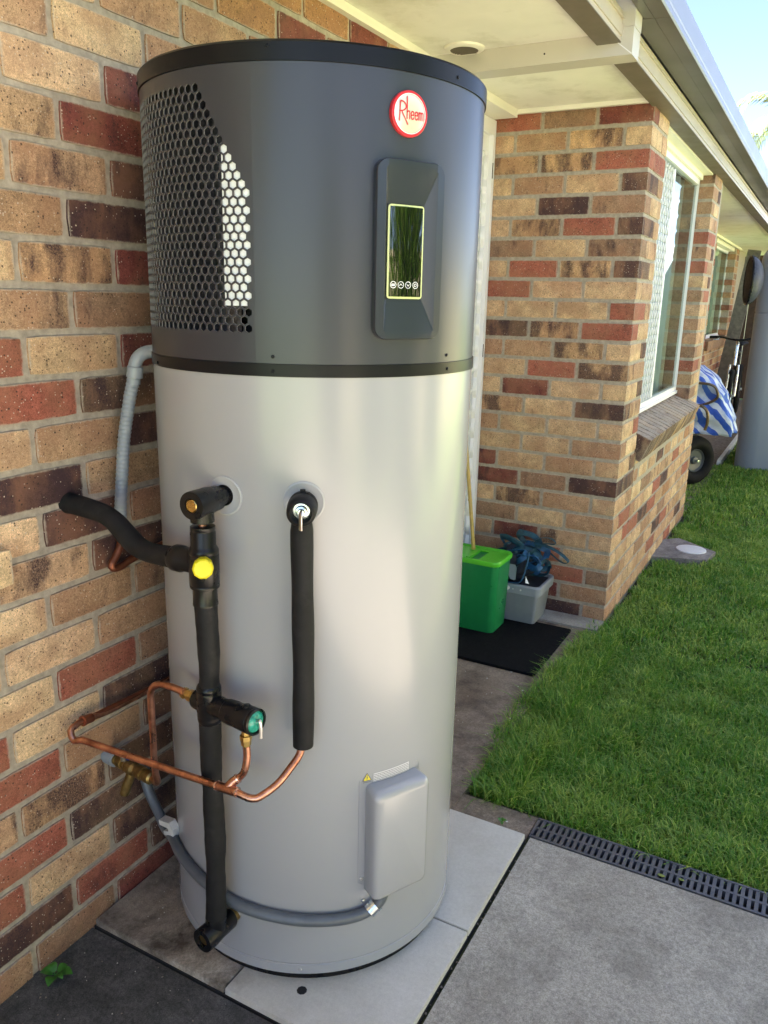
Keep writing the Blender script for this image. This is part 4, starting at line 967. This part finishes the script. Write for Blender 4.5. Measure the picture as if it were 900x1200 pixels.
# heap of webbing straps
hp=thing('webbing_straps','tangled heap of teal and blue webbing straps piled on the grey box','straps',(.2,2.36,.2))
rs=random.Random(12)
for i in range(34):
    cx=.205+rs.uniform(-.065,.075); cy=2.352+rs.uniform(-.05,.04); cz=.30+rs.uniform(-.03,.075); a=rs.uniform(.045,.085); b=rs.uniform(.025,.05); yw=rs.uniform(-.6,.6); tl=rs.uniform(-.8,.8)
    P=[]
    for j in range(11):
        t=2*math.pi*j/10+rs.uniform(-.15,.15); x=a*math.cos(t); z=b*math.sin(t); y=.018*math.sin(2*t)+rs.uniform(-.01,.01)
        P.append((cx+x*math.cos(yw)-y*math.sin(yw),min(2.475,cy+x*math.sin(yw)+y),max(.215,cz+z*math.cos(tl)+x*math.sin(tl)*.4)))
    MB().tube(P,.0150,10,.006,flat=.22,up=(rs.uniform(-1,1),1,rs.uniform(-.6,1))).build('strap',m_strap if i%3 else m_strapb,hp)
MB().tube([(.25,2.36,.38),(.29,2.37,.405),(.335,2.37,.415),(.365,2.37,.405),(.368,2.37,.39),(.33,2.372,.385),(.27,2.37,.375)],.009,10,.006,flat=.2,up=(0,1,0)).build('strap',m_strap,hp)
MB().tube([(.27,2.36,.385),(.33,2.365,.375),(.385,2.37,.355),(.425,2.37,.33),(.438,2.37,.315),(.42,2.37,.305),(.39,2.37,.315),(.35,2.365,.345)],.012,10,.006,flat=.2,up=(0,1,.3)).build('strap',m_strap,hp)
# strap around and dark cloth sagging into the box
MB().tube([(.075,2.27,.33),(.10,2.25,.24),(.14,2.238,.213),(.20,2.235,.211),(.255,2.242,.222),(.272,2.27,.30),(.27,2.30,.35)],.012,10,.006,flat=.22,up=(0,1,0)).build('strap',m_strapb,hp)
bm=bmesh.new(); bmesh.ops.create_icosphere(bm,subdivisions=4,radius=1)
from mathutils import noise as mn
for v in bm.verts:
    d=v.co.copy(); f=1+.22*mn.noise(d*2.3)+.10*mn.noise(d*6)
    v.co=Vector((.185+d.x*f*.105,2.352+d.y*f*.078,.275+d.z*f*.085)) ; v.co.z=max(v.co.z,.193)
me=bpy.data.meshes.new('cloth'); bm.to_mesh(me); bm.free(); me.materials.append(m_navy); me.shade_smooth(); me.transform(Matrix.Translation(-Vector((.2,2.36,.2)))); o=bpy.data.objects.new('dark_cloth',me); COL.objects.link(o); o.parent=hp
MB().loft([[(.16,2.245,.300),(.225,2.240,.300),(.235,2.236,.285)],[(.205,2.238,.228),(.225,2.236,.224),(.232,2.236,.230)]],cap=False,closed=False).build('grey_tag',m_greypl,hp,smooth=False)
MB().add([(.272,2.262,.245),(.292,2.258,.212),(.276,2.250,.216)],[(0,1,2)]).build('white_tag',m_icon,hp,smooth=False)

# ================================================================ FAR END OF THE YARD
cart=thing('garden_cart','garden cart with a black tyre carrying a blue and white striped bag','cart',(.42,6.15,0))
def torus(m,c,ax,R0,r0,n=40,k=12):
    c=Vector(c); ax=Vector(ax).normalized(); u_=ax.orthogonal().normalized(); w_=ax.cross(u_); vs=[]; fs=[]
    for i in range(n):
        d=u_*math.cos(2*math.pi*i/n)+w_*math.sin(2*math.pi*i/n)
        for j in range(k): a=2*math.pi*j/k; vs.append(c+d*(R0+r0*math.cos(a))+ax*r0*math.sin(a)*1.15)
    for i in range(n):
        for j in range(k): fs.append((i*k+j,((i+1)%n)*k+j,((i+1)%n)*k+(j+1)%k,i*k+(j+1)%k))
    m.add(vs,fs); return m
wc=Vector((.475,6.05,.197)); wa=Vector((.80,-.60,0)).normalized()
tyre=torus(MB(),wc,wa,.155,.058).build('wheel',m_tyre,cart)
MB().lathe(wc,wa,[(-.03,.100),(.030,.100),(.034,.095),(.016,.084),(.008,.035),(.030,.030),(.034,.020),(.034,.001)],32).build('rim',m_rim,tyre)
MB().lathe(wc,wa,[(.03,.011),(.065,.011),(.066,.001)],12).build('axle',m_zinc,tyre)
tyre2=torus(MB(),wc-wa*.42,wa,.150,.047).build('wheel',m_tyre,cart)
MB().box(.10,.44,5.98,6.6,.30,.36).build('cart_bed',m_rim,cart,smooth=False)
MB().tube([(.10,6.02,.855),(.43,6.02,.855),(.555,6.02,.845),(.60,6.03,.80),(.605,6.04,.74),(.54,6.06,.69),(.455,6.07,.66)],.011,10,.01).build('handle',m_tube,cart)
MB().tube([(.10,5.97,.67),(.45,5.97,.675),(.53,5.97,.655),(.556,5.98,.60),(.560,5.99,.53),(.548,5.99,.47)],.013,10,.01).build('handle',m_tube,cart)
bm=bmesh.new(); bmesh.ops.create_cube(bm,size=1); bmesh.ops.subdivide_edges(bm,edges=bm.edges[:],cuts=22,use_grid_fill=True)
for v in bm.verts:
    x,y,z=v.co; t=z+.5
    wx=.33-.10*t if t<.6 else .27-.42*(t-.6)
    p=Vector(((.43-.10*t)*1.0+x*2*wx,6.27+y*.42,.42+.56*t))
    nn=mn.noise(p*7)*.045+mn.noise(p*17)*.020+.02*math.sin(p.z*26+p.x*9)
    d=Vector((x,y,z*.4)); p+=d.normalized()*nn if d.length>.2 else Vector()
    v.co=p-Vector((.42,6.15,0))
me=bpy.data.meshes.new('bag'); bm.to_mesh(me); bm.free(); me.materials.append(m_stripe); me.shade_smooth(); o=bpy.data.objects.new('striped_bag',me); COL.objects.link(o); o.parent=cart
# bicycle, front wheel towards the camera
bike=thing('bicycle','black and silver bicycle parked against the far wall, front wheel towards the lawn','bicycle',(.31,10.4,0))
def wheel(y,z=.345):
    c=(.315+.0*(y-10),y,z); w=torus(MB(),c,(1,.05,0),.318,.026,40,10).build('wheel',m_tyre,bike)
    torus(MB(),c,(1,.05,0),.290,.010,40,8).build('rim',m_zinc,w)
    sp=MB()
    for i in range(18):
        a=2*math.pi*i/18; sp.cyl(c,(c[0],c[1]+.29*math.cos(a),c[2]+.29*math.sin(a)),.0016,4)
    sp.cyl((c[0]-.05,c[1],c[2]),(c[0]+.05,c[1],c[2]),.018,10); sp.build('spokes',m_zinc,w)
wheel(10.2); wheel(11.28)
for sx in (-.055,.055): MB().tube([(.315+sx,10.2,.345),(.315+sx,10.27,.62),(.315+sx*.9,10.30,.74)],.015,10,.03).build('fork_leg',m_zinc,bike)
MB().tube([(.315,10.30,.73),(.315,10.38,1.02)],.022,10,.05).tube([(.315,10.36,1.0),(.315,10.30,1.05)],.016,8,.05).build('head_tube',m_zinc,bike)
MB().tube([(-.03,10.38,1.075),(.10,10.33,1.085),(.315,10.29,1.055),(.53,10.33,1.085),(.66,10.38,1.075)],.013,10,.02).build('handlebar',m_black,bike)
for sx in (-.03,.56): MB().cyl((sx,10.37,1.077),(sx+.10,10.34,1.083),.019,12).build('grip',m_blackmat,bike)
for sx in (.09,.50): MB().tube([(sx,10.33,1.08),(sx,10.27,1.06),(sx-.06 if sx<.3 else sx+.06,10.25,1.05)],.006,8,.01).build('brake_lever',m_zinc,bike)
MB().tube([(.315,10.36,.93),(.315,10.85,.86)],.018,10,.05).tube([(.315,10.34,.84),(.315,10.75,.36)],.020,10,.05).tube([(.315,10.75,.36),(.315,10.88,.96)],.017,10,.05).tube([(.315,10.86,.86),(.315,11.28,.345)],.010,8,.05).tube([(.315,10.75,.36),(.315,11.28,.345)],.011,8,.05).build('frame',m_black,bike)
MB().tube([(.315,10.78,.975),(.315,10.88,.985),(.315,11.0,.995)],lambda d:.03+.25*d,12,.02,flat=.4,up=(1,0,0)).build('saddle',m_blackmat,bike)
# rain water tank
tk=thing('rainwater_tank','blue-grey plastic slimline rainwater tank standing on the far lawn','tank',(1.3,7.5,0))
def tl(z,i=0): return rr3(1.35,7.55,.640-i,.50-i,.20-i*.3,z)
MB().loft([tl(-.02),tl(.0),tl(1.42),tl(1.425,.004),tl(1.432,.004),tl(1.437),tl(1.90),tl(1.95,.012),tl(1.985,.035),tl(2.005,.075),tl(2.015,.14)]).build('tank_shell',m_tank,tk,angle=22)
dish=thing('mesh_dome','black rimmed dark mesh dome fixed to the side of the tank near its top','dome',(.66,6.86,1.70))
dc=Vector((.655,6.86,1.705)); da=Vector((.97,.235,.0)).normalized()
db=MB().lathe(dc,da,[(0,.205),(.03,.198),(.06,.176),(.09,.135),(.108,.08),(.114,.002)],40,cap=False).build('dome',m_dish,dish)
torus(MB(),dc,da,.206,.010,48,8).build('rim',m_black,dish)
MB().lathe(dc-da*.004,-da,[(0,.200),(.002,.19),(.004,.001)],36).build('backing',m_blackmat,dish)
u1=da.orthogonal().normalized()
MB().tube([dc+Vector((0,0,.206)),dc+da*.050+Vector((0,0,.183)),dc+da*.094+Vector((0,0,.10)),dc+da*.118,dc+da*.094-Vector((0,0,.10)),dc+da*.050-Vector((0,0,.183)),dc-Vector((0,0,.206))],.006,8,.01).build('dome_rib',m_black,dish)
MB().box(.70,.74,6.92,7.10,1.68,1.72).build('bracket',m_black,dish,smooth=False)
# leaning plank
pl=MB(); a=Vector((.06,11.1,0)); b=Vector((.285,11.35,2.22)); ax=(b-a).normalized(); w_=Vector((1,0,0)); w_=(w_-ax*w_.dot(ax)).normalized(); t_=ax.cross(w_)
pl.loft([[p+w_*sx*.085+t_*sy*.025 for sx,sy in ((-1,-1),(1,-1),(1,1),(-1,1))] for p in (a,a.lerp(b,.3)+t_*.004,a.lerp(b,.7)-t_*.004,b)])
tag(pl.build('timber_plank',m_timber,smooth=False),'long weathered grey timber plank leaning upright behind the bicycle','plank')
# timber fence across the end
fn=thing('timber_fence','dark brown paling fence closing the far end of the side yard','fence',(0,13.3,0))
pm=MB().box(-.065,.065,-.01,.01,0,2.25).build('paling',m_fence,fn,smooth=False); pm.location=(-.5+.0,0,0)
pm.data.transform(Matrix.Translation(Vector((0,13.3,0)))) if False else None
x=-.36
me=pm.data
for v in me.vertices: v.co=v.co+Vector((0,13.3,0))
while x<3.4:
    o=pm.copy(); COL.objects.link(o); o.location=(x,random.uniform(-.006,.006),random.uniform(-.02,.01)); x+=.14
MB().box(-.6,3.5,13.32,13.36,.4,.5).box(-.6,3.5,13.32,13.36,1.7,1.8).build('rail',m_fence,fn,smooth=False)
# palm beyond the fence
def frond(t,base,az,el,L_,droop,nl=46,ll=.42,seed=0):
    r=random.Random(seed); d=Vector((math.cos(az),math.sin(az),0)); P=[]
    for i in range(nl+1):
        q=i/nl; e=el-droop*q*q*1.3-droop*.25*q
        if i==0: p=Vector(base)
        else: p=P[-1]+(d*math.cos(e)+Vector((0,0,math.sin(e))))*(L_/nl)
        P.append(p)
    m=MB(); vs=[];fs=[];side=Vector((-d.y,d.x,0))
    for i in range(0,len(P)-1):
        q=i/nl; w=.022*(1-q)+.004; n0=len(vs); vs+=[P[i]-side*w,P[i]+side*w,P[i+1]+side*w,P[i+1]-side*w]; fs.append((n0,n0+1,n0+2,n0+3))
    for i in range(3,nl):
        q=i/nl; l=ll*(math.sin(math.pi*(.12+.85*q))**.6)*r.uniform(.85,1.1); t_=(P[i+1]-P[i]).normalized(); up=side.cross(t_)
        for sg in (-1,1):
            dr=(side*sg*.8+t_*(.55+.3*q)-up*r.uniform(-.15,.25)*1.0).normalized(); w=t_*.014
            a=P[i]; b=a+dr*l*.55; c_=a+dr*l+Vector((0,0,-l*.28)); n0=len(vs)
            vs+=[a-w,a+w,b+w*1.1,b-w*1.1,c_]; fs+=[(n0,n0+1,n0+2,n0+3),(n0+3,n0+2,n0+4)]
    m.add(vs,fs); o=m.build('frond',m_palm,t,smooth=False,flipfix=False)
    at=o.data.attributes.new('tint','FLOAT','POINT'); at.data.foreach_set('value',np.random.default_rng(seed).uniform(.2,.95,len(o.data.vertices)).astype(np.float32))
def palm(name,x,y,h,lab,n=13,L_=1.7,seed=1,fr=None):
    t=thing(name,lab,'palm tree',(x,y,0)); r=random.Random(seed)
    MB().tube([(x,y,-.1),(x+.05,y,h*.5),(x,y,h)],lambda d:.14-.012*d,16,.12,corr=(.17,.05)).build('trunk',m_bark,t)
    for i in range(n):
        az=2*math.pi*i/n+r.uniform(-.2,.2); frond(t,(x,y,h),az,r.uniform(.3,1.25),L_*r.uniform(.85,1.1),r.uniform(.9,1.6),46,L_*.24,seed*50+i)
    return t
palm('palm_tree',.18,17.5,4.85,'sunlit pale green palm tree rising beyond the gutter against the blue sky',14,1.5,3)
# planting across the yard (seen mirrored in the heater's screen)
def shrub(name,x,y,h,rad,lab,seed,n=5500):
    t=thing(name,lab,'shrub',(x,y,0)); r=np.random.default_rng(seed)
    st=MB()
    for i in range(7):
        a=i*.9; st.tube([(x,y,-.05),(x+.15*math.cos(a),y+.15*math.sin(a),h*.4),(x+rad*.6*math.cos(a),y+rad*.6*math.sin(a),h*.8)],.018,6,.1)
    st.build('stem',m_bark,t)
    th=r.uniform(0,2*np.pi,n); rr=rad*np.sqrt(r.random(n))*(.6+.6*vnoise(th*2,r.random(n)*5,3,seed)); zz=h*r.random(n)**.7
    rr*=np.sin(np.pi*np.clip(.15+.8*zz/h,0,1))**.5
    pts=np.stack([x+rr*np.cos(th),y+rr*np.sin(th),zz],1)
    o=blades('leaves',pts,r.uniform(.14,.30,n),r.uniform(.010,.022,n),np.clip(r.normal(.4,.28,n),0,1),m_leaf,.9,seed); o.parent=t; o.data.transform(Matrix.Translation((-x,-y,0))); o['kind']='stuff'
for i,(x,y,h,rd,lab) in enumerate(((4.6,.55,3.0,1.15,'broad green shrub opposite the water heater'),(5.6,-1.6,2.1,.9,'lower green shrub opposite the dark slab'),(5.4,3.4,2.3,.9,'green shrub opposite the side window'),(4.6,-4.2,2.4,1.0,'green shrub at the near end of the yard'))):
    shrub('garden_shrub',x,y,h,rd,lab,20+i)

# unseen cream steel fence, added to bounce warm light and show in reflections
nf=thing('bounce_fence','added unseen cream ribbed steel fence opposite the house, bouncing warm light','fence',(6.6,0,0))
fm=MB(); prof=[]
y=-9.
while y<13:
    prof+=[(6.6,y),(6.6,y+.05),(6.63,y+.07),(6.63,y+.12),(6.6,y+.14)]; y+=.2
fm.loft([[(x,y,z) for x,y in prof] for z in (.05,1.85)],cap=False,closed=False).build('panel',m_creamf,nf,smooth=False)
MB().box(6.58,6.65,-9,13,1.84,1.90).box(6.58,6.65,-9,13,-.1,.06).build('rail',m_creamf,nf,smooth=False)

MB().lathe((.551,.003,.0205),(0,0,1),[(0,.012),(.0012,.0105),(.0013,.001)],9).build('lifting_hole',m_dark,pad)

# grit and paint flecks on the paving
m_grit=plain('grit',(.42,.40,.36),.8)
gq=MB(); rg=random.Random(5)
def bits(n,x0,x1,y0,y1,z,mx):
    for _ in range(n):
        x=rg.uniform(x0,x1); y=rg.uniform(y0,y1); a=rg.uniform(0,6.3); q=rg.uniform(.0007,mx)
        p=[(x+q*math.cos(a+t)*rg.uniform(.6,1.2),y+q*math.sin(a+t)*rg.uniform(.6,1.2)) for t in (0,1.6,3.1,4.6)]
        gq.loft([[(u_,v_,z) for u_,v_ in p],[(x+(u_-x)*.7,y+(v_-y)*.7,z+q*.7) for u_,v_ in p]])
bits(90,.01,.60,-.75,-.09,.0,.0026); bits(70,.02,.52,.80,1.75,.0,.0028); bits(30,.01,.16,-.05,.5,.021,.0022); bits(45,.62,1.5,-.2,.77,.0042,.0016)
tag(gq.build('grit',m_grit,smooth=False),'pale grit and flakes scattered over the dark slab, path and paving','grit',kind='stuff')
gq=MB(); bits(60,.01,.5,-.6,-.09,.0,.003); bits(80,.1,.56,.80,1.75,.0,.004); bits(70,.03,.30,-.06,.30,.021,.0028); bits(60,.80,.814,-.3,.76,-.004,.004); bits(60,.40,.80,.33,.35,.016,.003)
tag(gq.build('leaf_crumbs',m_bark,smooth=False),'brown leaf crumbs and dirt in the joints of the paving','dirt',kind='stuff')
